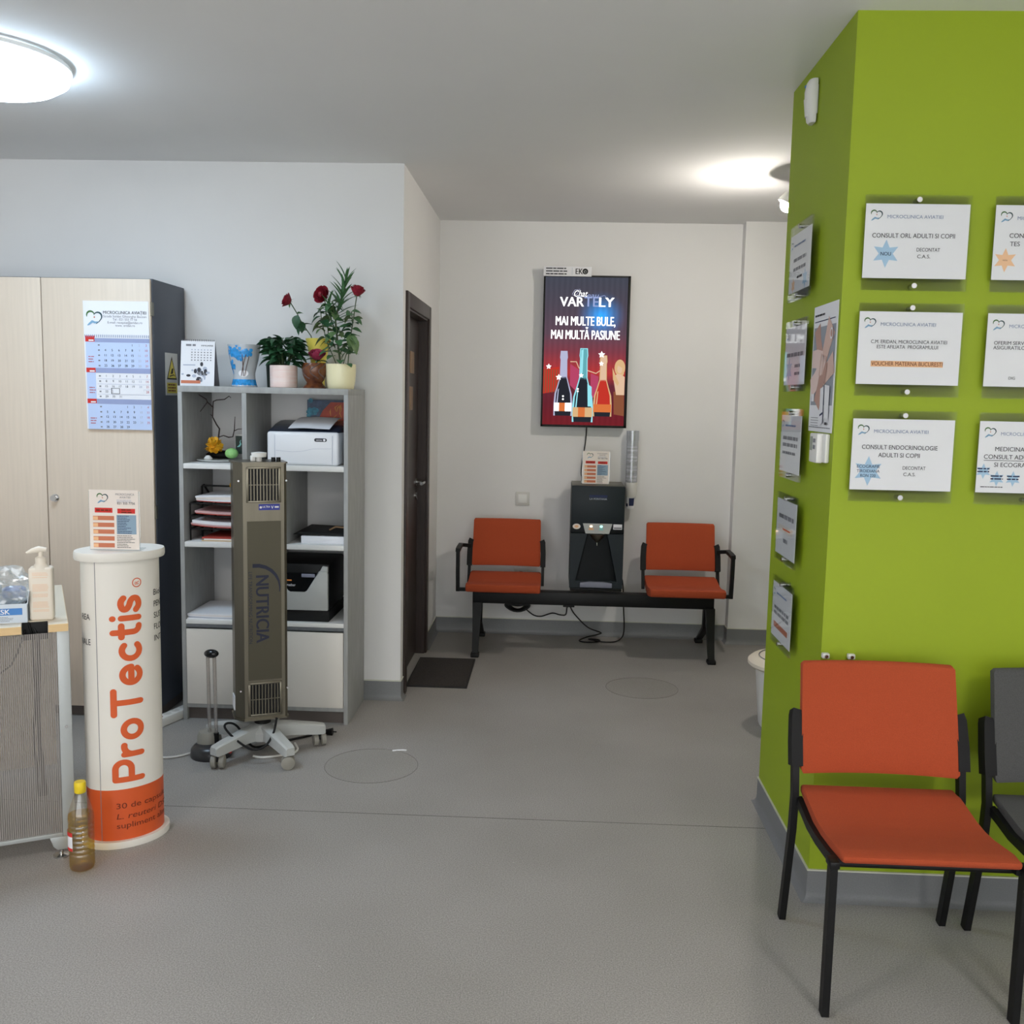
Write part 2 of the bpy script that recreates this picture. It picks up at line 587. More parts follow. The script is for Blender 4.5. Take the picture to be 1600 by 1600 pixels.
def inst(src_mesh, name, parent, matrix):
    o = bpy.data.objects.new(name, src_mesh)
    C.objects.link(o)
    o.parent = parent
    o.matrix_local = matrix
    return o

# ------------------------------------------------------------------ lettering and flat print
_TXT = {}
def text_geo(string, bold=0.0):
    key = (string, bold)
    if key in _TXT:
        return _TXT[key]
    cu = bpy.data.curves.new('t', 'FONT')
    cu.body = string
    cu.size = 1.0
    cu.resolution_u = 4
    cu.fill_mode = 'FRONT'
    ob = bpy.data.objects.new('t', cu)
    C.objects.link(ob)
    bpy.context.view_layer.update()
    dg = bpy.context.evaluated_depsgraph_get()
    me = bpy.data.meshes.new_from_object(ob.evaluated_get(dg))
    vs = [(v.co.x, v.co.y) for v in me.vertices]
    fs = [tuple(p.vertices) for p in me.polygons]
    bpy.data.objects.remove(ob)
    bpy.data.curves.remove(cu)
    bpy.data.meshes.remove(me)
    _TXT[key] = (vs, fs)
    return vs, fs

def bold_shifts(bold):
    # heavier lettering: the outline repeated with small sideways shifts
    return [0.0] if bold <= 0 else [-bold, bold] if bold < .02 else [-bold, 0.0, bold]

_caps = text_geo('H')[0]
CAP = max(v[1] for v in _caps) - min(v[1] for v in _caps)

class Print:
    """flat print on a panel: local x right, z up, facing -y"""
    def __init__(s, parent, y=0.0, shear=0.0):
        s.parent, s.y, s.l = parent, y, {}

    def _bm(s, m, lv):
        k = (m, lv)
        if k not in s.l:
            s.l[k] = bmesh.new()
        return s.l[k]

    def _poly(s, pts, m, lv=0):
        bm = s._bm(m, lv)
        yo = -1e-5 * (len(bm.faces) % 30)
        bm.faces.new([bm.verts.new((x, yo, z)) for x, z in pts])

    def poly(s, pts, m, lv=0):
        bm = bmesh.new()
        s.l[(m, lv, len(s.l))] = bm
        bm.faces.new([bm.verts.new((x, 0, z)) for x, z in pts])

    def rect(s, x0, x1, z0, z1, m, lv=0):
        s._poly([(x0, z0), (x1, z0), (x1, z1), (x0, z1)], m, lv)

    def disc(s, x, z, rx, rz, m, lv=0, n=20):
        s._poly([(x + rx * math.cos(2 * math.pi * i / n), z + rz * math.sin(2 * math.pi * i / n)) for i in range(n)], m, lv)

    def star(s, x, z, r, m, lv=0, n=6, inner=0.5, rot=90):
        s.poly([(x + (r if i % 2 == 0 else r * inner) * math.cos(math.radians(rot + 180 / n * i)), z + (r if i % 2 == 0 else r * inner) * math.sin(math.radians(rot + 180 / n * i))) for i in range(2 * n)], m, lv)

    def stroke(s, pts, ws, m, lv=0):
        bm = s._bm(m, lv)
        k = len(pts)
        L, R = [], []
        yo = -1e-5 * (len(bm.faces) % 30)
        for i in range(k):
            x0, z0 = pts[max(i - 1, 0)]
            x1, z1 = pts[min(i + 1, k - 1)]
            dx, dz = x1 - x0, z1 - z0
            d = math.hypot(dx, dz) or 1
            w = (ws[i] if isinstance(ws, (list, tuple)) else ws) / 2
            L.append(bm.verts.new((pts[i][0] - dz / d * w, yo, pts[i][1] + dx / d * w)))
            R.append(bm.verts.new((pts[i][0] + dz / d * w, yo, pts[i][1] - dx / d * w)))
        for i in range(k - 1):
            bm.faces.new((L[i], R[i], R[i + 1], L[i + 1]))

    def text(s, t, x, z, h, m, align='L', w=None, bold=0.0, lv=1, slant=0.0):
        vs, fs = text_geo(t, bold)
        if not vs:
            return
        xs = [v[0] for v in vs]
        x0, x1 = min(xs), max(xs)
        ky = h / CAP
        kx = ky if w is None else w / (x1 - x0)
        wid = (x1 - x0) * kx
        ox = x - (0 if align == 'L' else wid / 2 if align == 'C' else wid)
        if h >= .02:
            bm = s.l[(m, lv, len(s.l))] = bmesh.new()
        else:
            bm = s._bm(m, lv)
        for n, sh in enumerate(bold_shifts(bold)):
            vv = [bm.verts.new((ox + (a - x0 + sh) * kx + b * ky * slant, -1e-5 * n, z + b * ky)) for a, b in vs]
            for f in fs:
                try:
                    bm.faces.new([vv[i] for i in f])
                except ValueError:
                    pass

    def lines(s, x0, x1, z, n, dz, m, h=0.0025, lv=1, ragged=0.3):
        for i in range(n):
            xe = x1 - (x1 - x0) * random.uniform(0, ragged)
            x = x0
            while x < xe:
                xn = min(xe, x + h * random.uniform(2.0, 6.0))
                s.rect(x, xn, z - i * dz - h / 2, z - i * dz + h / 2, m, lv)
                x = xn + h * .55

    def done(s, name='print', mapper=None):
        out = []
        for key, bm in s.l.items():
            m, lv = key[:2]
            for v in bm.verts:
                v.co.y += s.y - 0.0004 * (lv + 1)
            me = bpy.data.meshes.new(name)
            bm.to_mesh(me)
            bm.free()
            me.materials.append(MATS[m])
            o = bpy.data.objects.new('lettering' if lv == 1 and name == 'print' else name, me)
            C.objects.link(o)
            o.parent = s.parent
            out.append(o)
        return out

def heart_logo(p, x, z, s, lv=1):
    """clinic mark: two open arcs making a heart over a pale hand"""
    def arc(cx, cz, r, a0, a1, n=12):
        return [(cx + r * math.cos(math.radians(a0 + (a1 - a0) * i / n)), cz + r * math.sin(math.radians(a0 + (a1 - a0) * i / n))) for i in range(n + 1)]
    a = arc(x - s * 0.22, z + s * 0.15, s * 0.24, 200, 10)
    p.stroke(a, [s * 0.04 + s * 0.07 * math.sin(math.pi * i / 12) for i in range(13)], 'ink_green', lv)
    b = arc(x + s * 0.22, z + s * 0.08, s * 0.25, 160, -30) + [(x + s * 0.30, z - s * 0.22), (x + s * 0.1, z - s * 0.36)]
    p.stroke(b, [s * 0.03 + s * 0.07 * math.sin(math.pi * i / 14) for i in range(15)], 'ink_teal', lv)
    h = [(x + s * 0.28, z - s * 0.24), (x + s * 0.05, z - s * 0.28), (x - s * 0.12, z - s * 0.22), (x - s * 0.3, z - s * 0.36), (x - s * 0.42, z - s * 0.45)]
    p.stroke(h, [s * 0.05, s * 0.12, s * 0.16, s * 0.12, s * 0.05], 'ink_handblue', lv)
    p.rect(x - s * 0.01, x + s * 0.03, z - s * 0.02, z + s * 0.1, 'ink_salmon', lv)
    p.rect(x - s * 0.04, x + s * 0.06, z + s * 0.02, z + s * 0.06, 'ink_salmon', lv)

# ------------------------------------------------------------------ the setting
H = 2.667
D1, XW, D2 = 4.886, -0.753, 6.402          # bookcase wall, doorway wall, back wall
XC, CN, CF = 0.835, 2.981, 3.737           # green column
XR, YP = 1.1575, 6.30                      # pillar in the back corner
XL, XE, YB = -4.2, 2.9, -2.6               # room limits outside the picture

def struct(name, m, mt, label, cat, smooth=0, parent=None):
    o = m.obj(name, mt, parent, smooth=smooth)
    if parent is None:
        tag(o, label, cat, kind='structure')
    else:
        o['kind'] = 'structure'
    return o

fl = struct('floor', M().box(XL - .1, XE + .1, YB - .1, D2 + .1, -.1, 0), 'floor', 'speckled grey vinyl floor of the waiting room', 'floor')
M().box(-2.6, XC, 3.4965, 3.4995, 0, 0.0006).obj('weld_seam', 'seam', fl, smooth=0)
struct('ceiling', M().box(XL - .1, XE + .1, YB - .1, D2 + .1, H, H + .1), 'ceiling', 'plain matte off-white ceiling', 'ceiling')
struct('wall_bookcase', M().box(XL, XW, D1, D2 + .1, 0, H) if False else M().box(XL, XW - .16, D1, D1 + .15, 0, H), 'wall', 'white wall behind the beige cabinet and the bookcase', 'wall')
dy0, dy1, dz = 5.02, 5.85, 2.02
struct('wall_doorway', M().box(XW - .16, XW, D1, dy0, 0, H).box(XW - .16, XW, dy1, D2, 0, H).box(XW - .16, XW, dy0, dy1, dz, H), 'wall', 'narrow white side wall holding the dark brown door', 'wall')
struct('wall_back', M().box(XW - .16, XE, D2, D2 + .1, 0, H), 'wall', 'white back wall carrying the advertising screen', 'wall')
struct('wall_pillar', M().box(XR, XE, YP, D2, 0, H), 'wall', 'shallow white pillar stepping out of the back wall beside the waiting bench', 'wall')
struct('wall_column', M().box(XC, XE, CN, CF, 0, H), 'green', 'lime green column wall covered with clinic notices', 'wall')
struct('wall_right', M().box(XE, XE + .1, YB, D2 + .1, 0, H), 'wall', 'white side wall beyond the green column', 'wall')
struct('wall_left', M().box(XL - .1, XL, YB, D1 + .15, 0, H), 'wall', 'white side wall beyond the beige cabinet', 'wall')
WX0, WX1, WZ0, WZ1 = -3.4, 2.3, .15, 2.45
struct('wall_rear', M().box(XL - .1, WX0, YB - .1, YB, 0, H).box(WX1, XE + .1, YB - .1, YB, 0, H).box(WX0, WX1, YB - .1, YB, 0, WZ0).box(WX0, WX1, YB - .1, YB, WZ1, H), 'wall', 'white wall across the room from the waiting bench', 'wall')
struct('wall_inner', M().box(XW - 1.0, XW - .9, D1 + .15, D2 + .1, 0, H), 'wall', 'white wall of the room behind the dark door', 'wall')

win = thing('fill_window', 'wide glazed window added out of view to let fill daylight into the room', 'window', (-.5, YB, WZ0), kind='structure')  # unseen window, added so daylight fills the room from behind the camera
for k in range(5):
    x = WX0 + (WX1 - WX0) * k / 4
    M().box(x - .03 * (k > 0), x + .03 * (k < 4), YB - .08, YB - .02, WZ0, WZ1, .003).obj('mullion', 'white_plastic', win, True)
for k in range(4):
    x = WX0 + (WX1 - WX0) * k / 4
    M().box(x + .03, x + (WX1 - WX0) / 4 - .03, YB - .053, YB - .047, WZ0 + .05, WZ1 - .05).obj('pane', 'acrylic', win, True, smooth=0)
for z in (WZ0, WZ1 - .05):
    M().box(WX0, WX1, YB - .08, YB - .02, z, z + .05, .003).obj('rail', 'white_plastic', win, True)

def baseboard(name, poly, label, cap=True):
    """coved skirting: poly of (x, y) along the wall, outward normal on the left hand side"""
    m = M()
    prof = [(0.0, 0.0), (0.022, 0.0), (0.012, 0.006), (0.006, 0.016), (0.0045, 0.03), (0.004, 0.098), (0.0, 0.098)]
    k = len(poly)
    rings = []
    for i in range(k):
        p = Vector(poly[i])
        ns = []
        for a, b in ((i - 1, i), (i, i + 1)):
            if 0 <= a and b < k:
                d = Vector(poly[b]) - Vector(poly[a])
                ns.append(Vector((-d.y, d.x)).normalized())
        n = ns[0] if len(ns) == 1 else (ns[0] + ns[1]) / (1 + ns[0].dot(ns[1]))
        rings.append(m.ring([(p.x + n.x * o, p.y + n.y * o, z) for o, z in prof]))
    m.skin(rings)
    o = struct(name, m, 'baseboard', label, 'baseboard', 30)
    if cap:
        c = M()
        rings = []
        for i in range(k):
            p = Vector(poly[i])
            ns = []
            for a, b in ((i - 1, i), (i, i + 1)):
                if 0 <= a and b < k:
                    d = Vector(poly[b]) - Vector(poly[a])
                    ns.append(Vector((-d.y, d.x)).normalized())
            n = ns[0] if len(ns) == 1 else (ns[0] + ns[1]) / (1 + ns[0].dot(ns[1]))
            rings.append(c.ring([(p.x + n.x * q, p.y + n.y * q, z) for q, z in ((0, .098), (.0055, .098), (.0055, .103), (0, .103))]))
        c.skin(rings)
        c.obj('cap_strip', 'cap_strip', o, smooth=0)
    return o

baseboard('baseboard_bookcase', [(XW, dy0 - .055), (XW, D1), (XL, D1)], 'grey coved vinyl skirting around the bookcase wall corner')
baseboard('baseboard_back', [(XE, YP), (XR, YP), (XR, D2), (XW, D2), (XW, dy1 + .055)], 'grey coved vinyl skirting along the back wall and pillar')
baseboard('baseboard_column', [(XE, CF), (XC, CF)][:0] + [(XC, CF), (XC, CN), (XE, CN)][::1] if False else [(XE, CN), (XC, CN), (XC, CF), (XE, CF)][::-1][::-1], 'grey coved vinyl skirting around the green column')

# door -------------------------------------------------------------
door = thing('door_1', 'dark brown wooden door closed in the white side wall', 'door', (XW, dy0, 0), kind='structure')
fr = M()
for ya, yb in ((dy0 - .055, dy0 + .02), (dy1 - .02, dy1 + .055)):
    fr.box(XW - .002, XW + .012, ya, yb, 0, dz + .055, .002)
fr.box(XW - .002, XW + .012, dy0 + .02, dy1 - .02, dz - .02, dz + .055, .002)
fr.box(XW - .15, XW, dy0, dy0 + .03, 0, dz).box(XW - .15, XW, dy1 - .03, dy1, 0, dz).box(XW - .15, XW, dy0 + .03, dy1 - .03, dz - .03, dz)
fr.box(XW - .15, XW - .052, dy0 + .03, dy0 + .045, 0, dz - .03) if False else None
fr.obj('door_frame', 'door_wood', door, True)
leaf = M().box(XW - .092, XW - .052, dy0 + .032, dy1 - .032, .008, dz - .032, .002).obj('door_leaf', 'door_wood', door, True)
hd = M()
hy = dy1 - .032 - .06
hd.cyl((XW - .052, hy, 1.05), (XW - .044, hy, 1.05), .026).cyl((XW - .044, hy, 1.05), (XW - .002, hy, 1.05), .009)
hd.tube([(XW - .004, hy + .004, 1.05), (XW - .002, hy - .03, 1.05), (XW - .004, hy - .11, 1.05)], .010, 10)
hd.obj('handle', 'chrome', door, True)
M().cyl((XW - .052, hy, .97), (XW - .044, hy, .97), .024).obj('lock_rose', 'chrome', door, True)
for z0, z1, y0, y1 in ((1.68, 1.80, 5.47, 5.62), (1.475, 1.605, 5.45, 5.58)):
    M().box(XW - .052, XW - .047, y0, y1, z0, z1, .001).obj('door_plate', 'bronze_plate', door, True)

# ------------------------------------------------------------------ lamps
def dome(loc, m, label, r=.30):
    t = thing('ceiling_lamp', label, 'lamp', (loc[0], loc[1], H))
    M().lathe([(0, 0), (r - .03, 0), (r - .03, -.03), (0, -.03)], 40).obj('base', 'white_plastic', t)
    prof = [(r - .02, -.012), (r, -.03), (r - .004, -.05), (r * .86, -.075), (r * .6, -.09), (r * .3, -.097), (0, -.099)]
    M().lathe(prof, 48, cap=False).obj('diffuser', m, t)
    M().lathe([(r - .022, -.005), (r + .004, -.008), (r + .006, -.022), (r - .006, -.03)], 48, cap=False).obj('rim', 'white_plastic', t)
    return t
dome((-2.0, 3.42), 'lamp_cool', 'round domed ceiling lamp glowing cool white over the totem and desk')
dome((1.55, -.65), 'lamp_front', 'round domed ceiling lamp glowing warm white on the entrance side')
dome((-2.0, .25), 'lamp_fill', 'round domed ceiling lamp added out of view to brighten the side of the green column')  # extra lamp out of view, placed to light the column's side face

sp = thing('spotlight', 'small white ceiling spotlight tilted towards the back wall behind the green column', 'lamp', (1.185, 5.03, H))
M().cyl((0, 0, -.014), (0, 0, 0), .045).obj('base', 'white_plastic', sp)
M().cyl((0, 0, -.014), (0, 0, -.10), .008).obj('arm', 'white_plastic', sp)
bc_, ax_ = Vector((-.072, -.036, -.150)), Vector((-.48, .12, -.87)).normalized()
q_ = ax_.to_track_quat('Z', 'Y').to_matrix().to_4x4()
shd = M().lathe([(.014, -.075), (.030, -.066), (.044, -.045), (.052, -.012), (.052, .0), (.049, .0), (.048, -.012), (.041, -.043), (.014, -.060)], 28, cap=False)
bmesh.ops.transform(shd.bm, matrix=Matrix.Translation(bc_) @ q_, verts=shd.bm.verts)
shd.obj('shade', 'white_plastic', sp)
M().ball(bc_, .036, sub=3).obj('bulb', 'lamp_bulb', sp)

# ------------------------------------------------------------------ seating
def seat_profile(d0, d1, z, t):
    """(y, z) outline of an upholstered seat: waterfall front, slight dip"""
    n = 8
    up = []
    for i in range(n + 1):
        f = i / n
        up.append((d0 + (d1 - d0) * f, z + .012 * math.cos(f * 2 * math.pi) - .008 + (.012 * f)))
    lo = [(y, zz - t) for y, zz in reversed(up)]
    lo[-1] = (d0 + .008, lo[-1][1] + .004)
    return up + lo

def chair(name, label, loc, fabric):
    t = thing(name, label, 'chair', loc, 0, 'visitor chairs along the green wall')
    W = .238
    for sx in (-1, 1):
        x = sx * W
        M().tube([(x, -.24, 0), (x, -.24, .20), (x, -.24, .405)], 0, flat=(.0095, .0145), up=(0, 1, 0)).obj('leg', 'black', t)
        rl = M().tube([(x, .235, 0), (x, .205, .14), (x, .168, .32), (x, .160, .42), (x, .178, .52), (x, .215, .64)], 0, flat=(.0095, .0145), up=(0, 1, 0))
        rl.obj('leg', 'black', t)
        M().box(x - .013, x + .013, -.262, -.218, .398, .418, .004).obj('leg_cap', 'black', t)
        rail = [(.155, .405), (.10, .398), (.03, .386), (-.06, .385), (-.15, .392), (-.235, .402)]
        M().tube([(x * .95, y, z) for y, z in rail], 0, flat=(.008, .013), up=(0, 0, 1)).obj('side_rail', 'black', t)
        br = M()
        br.tube([(x, .168, .505), (x, .185, .57), (x - sx * .004, .208, .642), (x - sx * .008, .215, .655)], 0, flat=(.0165, .022), up=(0, 1, 0))
        br.obj('back_bracket', 'black_soft', t)
    M().tube([(-W, .158, .40), (W, .158, .40)], .010, 8).obj('cross_tube', 'black', t)
    M().tube([(-W, -.2, .388), (W, -.2, .388)], .010, 8).obj('cross_tube', 'black', t)
    sm = M().prism(seat_profile(-.268, .175, .432, .026), 'x', -.220, .220, .008)
    sm.obj('seat', fabric, t, smooth=50)
    M().prism([(y, z - .012) for y, z in seat_profile(-.215, .165, .424, .012)], 'x', -.212, .212).obj('seat_shell', 'black_soft', t)
    bk = M()
    rings = []
    for sidey in (0,):
        pass
    zs = [.488, .50, .56, .64, .72, .79, .80]
    def back_ring(z, inset):
        f = (z - .488) / .312
        hw = .226 - .006 * f - inset
        y = .155 + .078 * f
        n = 10
        front = [(-hw + 2 * hw * i / n, y - .012 + .022 * (1 - (2 * i / n - 1) ** 2) + inset, z) for i in range(n + 1)]
        rear = [(-hw + 2 * hw * i / n, y + .014 + .022 * (1 - (2 * i / n - 1) ** 2) - inset, z) for i in range(n, -1, -1)]
        return front + rear
    bk.skin([bk.ring(back_ring(z, .007 if z in (zs[0], zs[-1]) else 0)) for z in zs])
    bk.obj('backrest', fabric, t, smooth=60)
    return t

chair('visitor_chair', 'orange fabric visitor chair with black legs against the green column', (.9675, 2.632, 0), 'orange_fabric')
chair('visitor_chair', 'dark grey fabric visitor chair beside the orange one', (1.51, 2.612, 0), 'grey_fabric')

bench = thing('waiting_bench', 'black metal waiting bench with two orange fabric seats under the screen', 'bench', (.27, 5.95, 0))
BX0, BX1 = -.47, 1.0
M().box(BX0, BX1, 5.91, 5.99, .302, .382, .006).obj('beam', 'black', bench, True)
for lx, sgn in ((-.44, -1), (.975, 1)):
    for fy in (5.785, 6.315):
        dirn = 1 if fy > 5.95 else -1
        lg = M()
        # tapered flat leg from beam to foot
        top = [(lx - .028, 5.95 + dirn * .01, .31), (lx + .028, 5.95 + dirn * .01, .31), (lx + .028, 5.95 + dirn * .06, .31), (lx - .028, 5.95 + dirn * .06, .31)]
        mid = [(lx - .022, 5.95 + dirn * .07, .16), (lx + .022, 5.95 + dirn * .07, .16), (lx + .022, 5.95 + dirn * .112, .16), (lx - .022, 5.95 + dirn * .112, .16)]
        ft = [(lx - .018, fy - dirn * .022, .022), (lx + .018, fy - dirn * .022, .022), (lx + .018, fy + dirn * .012, .022), (lx - .018, fy + dirn * .012, .022)]
        lg.skin([lg.ring(top), lg.ring(mid), lg.ring(ft)])
        leg = lg.obj('leg', 'black', bench, True)
        M().box(lx - .025, lx + .025, fy - .03, fy + .03, 0, .024, .005).obj('foot', 'black_soft', leg, True)
for cx, asx in ((-.278, -1), (.815, 1)):
    st = M().prism([(5.95 + y, z) for y, z in seat_profile(-.23, .2, .448, .05)], 'x', cx - .222, cx + .222, .01)
    st.obj('seat', 'orange_fabric', bench, True, smooth=50)
    M().box(cx - .15, cx + .15, 5.83, 6.08, .38, .402, .004).obj('seat_plate', 'black', bench, True)
    bk = M()
    def bring(z, inset, cx=cx):
        f = (z - .50) / .29
        hw = .216 - .004 * f - inset
        y = 6.135 + .07 * f
        n = 10
        front = [(cx - hw + 2 * hw * i / n, y - .012 + .018 * (1 - (2 * i / n - 1) ** 2) + inset, z) for i in range(n + 1)]
        rear = [(cx - hw + 2 * hw * i / n, y + .014 + .018 * (1 - (2 * i / n - 1) ** 2) - inset, z) for i in range(n, -1, -1)]
        return front + rear
    bk.skin([bk.ring(bring(z, .006 if z in (.50, .79) else 0)) for z in (.50, .51, .57, .65, .73, .78, .79)])
    bk.obj('backrest', 'orange_fabric', bench, True, smooth=60)
    for sx in (-1, 1):
        x = cx + sx * .232
        M().tube([(x, 6.09, .385), (x, 6.115, .46), (x, 6.145, .54), (x, 6.17, .62)], 0, flat=(.009, .014), up=(0, 1, 0)).obj('back_upright', 'black', bench, True)
        M().tube([(x, 6.125, .50), (x, 6.15, .58), (x - sx * .004, 6.17, .645), (x - sx * .01, 6.175, .657)], 0, flat=(.016, .020), up=(0, 1, 0)).obj('back_bracket', 'black_soft', bench, True)
    x = cx + asx * .232
    xo = cx + asx * .285
    a = M()
    a.tube([(x, 6.14, .622), (xo, 6.10, .632), (xo, 5.99, .632), (xo, 5.90, .628)], 0, flat=(.014, .011), up=(0, 0, 1))
    a.tube([(xo, 5.91, .638), (xo, 5.915, .50), (xo, 5.93, .372)], 0, flat=(.011, .014), up=(0, 1, 0))
    a.tube([(xo + asx * .009, 5.93, .382), (cx + asx * .19, 5.93, .382)], 0, flat=(.014, .010), up=(0, 0, 1))
    a.obj('armrest', 'black', bench, True)
M().box(.125, .442, 5.985, 6.34, .382, .398, .004).obj('table_plate', 'black', bench, True)
M().box(.085, .155, 5.93, 5.97, .288, .304, .003).obj('cable_clip', 'black', bench, True)

# ------------------------------------------------------------------ water dispenser
wd = thing('water_dispenser', 'dark tabletop water dispenser standing on the waiting bench', 'water dispenser', (.2835, 6.0, .3985))
w = .163
body = M()
body.box(-w, w, .03, .35, 0, .63, .008)
body.obj('body', 'dark_body', wd)
M().prism([(-w, .37), (w, .37), (w, .632), (-w, .632)], 'y', -.004, .032, .006).obj('upper_panel', 'dark_body', wd)
M().box(-w, w, -.002, .032, .34, .372, .003).obj('button_band', 'dark_niche', wd)
lowr = M()
lowr.prism([(-w, 0), (-.128, .045), (-.062, .338), (-w, .338)], 'y', -.006, .032)
lowr.prism([(w, 0), (.128, .045), (.062, .338), (w, .338)], 'y', -.006, .032)
lowr.prism([(-w, 0), (w, 0), (.128, .045), (-.128, .045)], 'y', -.006, .032)
lowr.obj('niche_surround', 'dark_body', wd)
nb = M()
rings = []
for z in (.04, .338):
    hw = .128 if z < .1 else .062
    rings.append(nb.ring([(hw * math.cos(math.pi * i / 12), .03 + .0 - .001 + (.0 if True else 0) + .0 * i, z) for i in range(13)]))
for rg in rings:
    for i, v in enumerate(rg):
        v.co.y = .028 - .004 * math.sin(math.pi * i / 12)
nb.skin(rings, closed=False, cap=False)
nb.obj('niche', 'dark_niche', wd)
M().lathe([(.045, .05), (.040, .035), (.018, .012), (.008, 0), (0, 0)], 18, (.0, .004, .285)).obj('nozzle', 'steel_dark', wd)
M().cyl((0, .0, .265), (0, .0, .288), .004).obj('spout', 'chrome', wd)
M().prism([(-.098, .008), (.098, .008), (.098, .034), (.04, .042), (-.04, .042), (-.098, .036)], 'y', -.03, -.006, .002).obj('drip_tray', 'lavender', wd)
cp = M().prism([(-.072, .335 + .005), (.072, .340), (.090, .402), (-.090, .402)], 'y', -.009, -.003).obj('control_panel', 'grey_plastic', wd)
M().box(-w + .002, w - .002, .03, .345, .6305, .633, .001).obj('top_cover', 'steel_dark', wd)
pr = Print(wd, -.0095)
pr.disc(-.039, .385, .009, .007, 'led_amber', 1)
pr.poly([(-.055, .362), (-.023, .362), (-.025, .374), (-.053, .374)], 'ink_peach', 1)
pr.disc(.023, .385, .009, .007, 'led_green', 1)
pr.poly([(.010, .362), (.036, .362), (.034, .374), (.012, .374)], 'teal', 1)
pr.done('button')
pr = Print(wd, -.0045)
pr.text('LA FONTANA', 0, .548, .011, 'ink_faint', 'C', w=.105, bold=.01)
pr.rect(-.055, .055, .562, .578, 'ink_navy', 0)
pr.disc(-.128, .382, .024, .017, 'paper_warm', 2)
pr.disc(-.128, .382, .012, .008, 'ink_peach', 3)
pr.rect(.096, .150, .368, .400, 'paper', 2)
pr.rect(.100, .147, .372, .381, 'ink_grey', 3)
pr.done('print')

def leaflet(t, wid, hgt, lean=0.0):
    """printed sheet in a clear stand; t faces -y"""
    M().box(-wid / 2 - .003, wid / 2 + .003, -.002, .000, 0, hgt * .98).box(-wid / 2 - .003, wid / 2 + .003, .0, .05, 0, .003).obj('clear_stand', 'clear_plastic', t, smooth=0)
    M().box(-wid / 2, wid / 2, -.0048, -.0022, .003, hgt).obj('leaflets', 'paper_warm', t, smooth=0)
    p = Print(t, -.0048)
    x0, x1 = -wid / 2, wid / 2
    k = wid / .155
    heart_logo(p, x0 + wid * .27, hgt * .865, .036 * k)
    p.text('MICROCLINICA', x0 + wid * .73, hgt * .915, .0065 * k, 'ink_grey', 'C', w=wid * .38)
    p.text('AVIATIEI', x0 + wid * .73, hgt * .865, .0065 * k, 'ink_grey', 'C', w=wid * .22)
    p.lines(x0 + wid * .56, x0 + wid * .92, hgt * .835, 2, hgt * .025, 'ink_faint', .002)
    p.text('021 555 7756', x0 + wid * .75, hgt * .765, .0075 * k, 'ink', 'C', w=wid * .36, bold=.01)
    p.rect(x0 + wid * .11, x0 + wid * .47, hgt * .625, hgt * .705, 'ink_red', 0)
    p.rect(x0 + wid * .57, x0 + wid * .93, hgt * .615, hgt * .695, 'ink_red', 0)
    p.lines(x0 + wid * .14, x0 + wid * .45, hgt * .665, 1, .01, 'ink_brown', .005, 1, .05)
    p.lines(x0 + wid * .65, x0 + wid * .86, hgt * .675, 2, hgt * .04, 'ink_brown', .004, 1, .1)
    for i in range(5):
        z = hgt * (.535 - .113 * i)
        p.rect(x0 + wid * .07, x0 + wid * .50, z - hgt * .036, z + hgt * .036, 'ink_salmon', 0)
        p.rect(x0 + wid * .07, x0 + wid * .17, z - hgt * .030, z + hgt * .026, 'ink_peach', 1)
    p.rect(x0 + wid * .55, x0 + wid * .95, hgt * .27, hgt * .59, 'ink_bluegrey', 0)
    p.lines(x0 + wid * .57, x0 + wid * .90, hgt * .57, 11, hgt * .028, 'ink_navy', .0018, 1, .6)
    p.lines(x0 + wid * .55, x0 + wid * .92, hgt * .245, 8, hgt * .028, 'ink', .0018, 1, .5)
    p.done()

lf = thing('leaflet_stand', 'clear stand of clinic leaflets on top of the dark water dispenser', 'leaflet stand', (.268, 6.12, 1.0320), .03)
leaflet(lf, .165, .205)

# cup holder on the wall
ch = thing('cup_holder', 'clear tube of paper cups on the back wall beside the water dispenser', 'cup holder', (.508, D2, .86))
M().lathe([(.038, .155), (.038, .50), (.036, .50), (.036, .155)], 24, (0, -.055, 0), cap=False).obj('tube', 'tube_cups', ch)
M().lathe([(.041, .44), (.041, .502), (.0, .502)], 24, (0, -.055, 0), cap=False).obj('cap', 'clear_plastic', ch)
M().lathe([(.034, .075), (.036, .08), (.0405, .16), (.0405, .17), (.034, .17)], 24, (0, -.055, 0), cap=False).box(-.02, .02, -.02, -.001, .09, .17).obj('collar', 'white_plastic', ch)
for k in range(12):
    M().lathe([(.0315, .16 + k * .021), (.0335, .166 + k * .021), (.0335, .169 + k * .021), (.030, .169 + k * .021)], 20, (0, -.055, 0), cap=False).obj('cup_rim', 'paper' if k % 3 else 'ink_grey', ch)
cup = M().lathe([(.025, .0), (.032, .085), (.031, .085), (.024, .004)], 20, (-.003, -.055, 0), cap=True).obj('paper_cup', 'paper', ch)
pr = M()
for a0, a1, z0, z1 in ((250, 320, .02, .07), (200, 235, .015, .035)):
    vs0, vs1 = [], []
    for i in range(7):
        a = math.radians(a0 + (a1 - a0) * i / 6)
        for z, L in ((z0, vs0), (z1, vs1)):
            rr = .0256 + .007 * z / .085
            L.append((-.003 + rr * math.cos(a), -.055 + rr * math.sin(a), z))
    pr.skin([pr.ring(vs0), pr.ring(vs1)], False, False)
pr.obj('cup_print', 'ink_navy', cup)

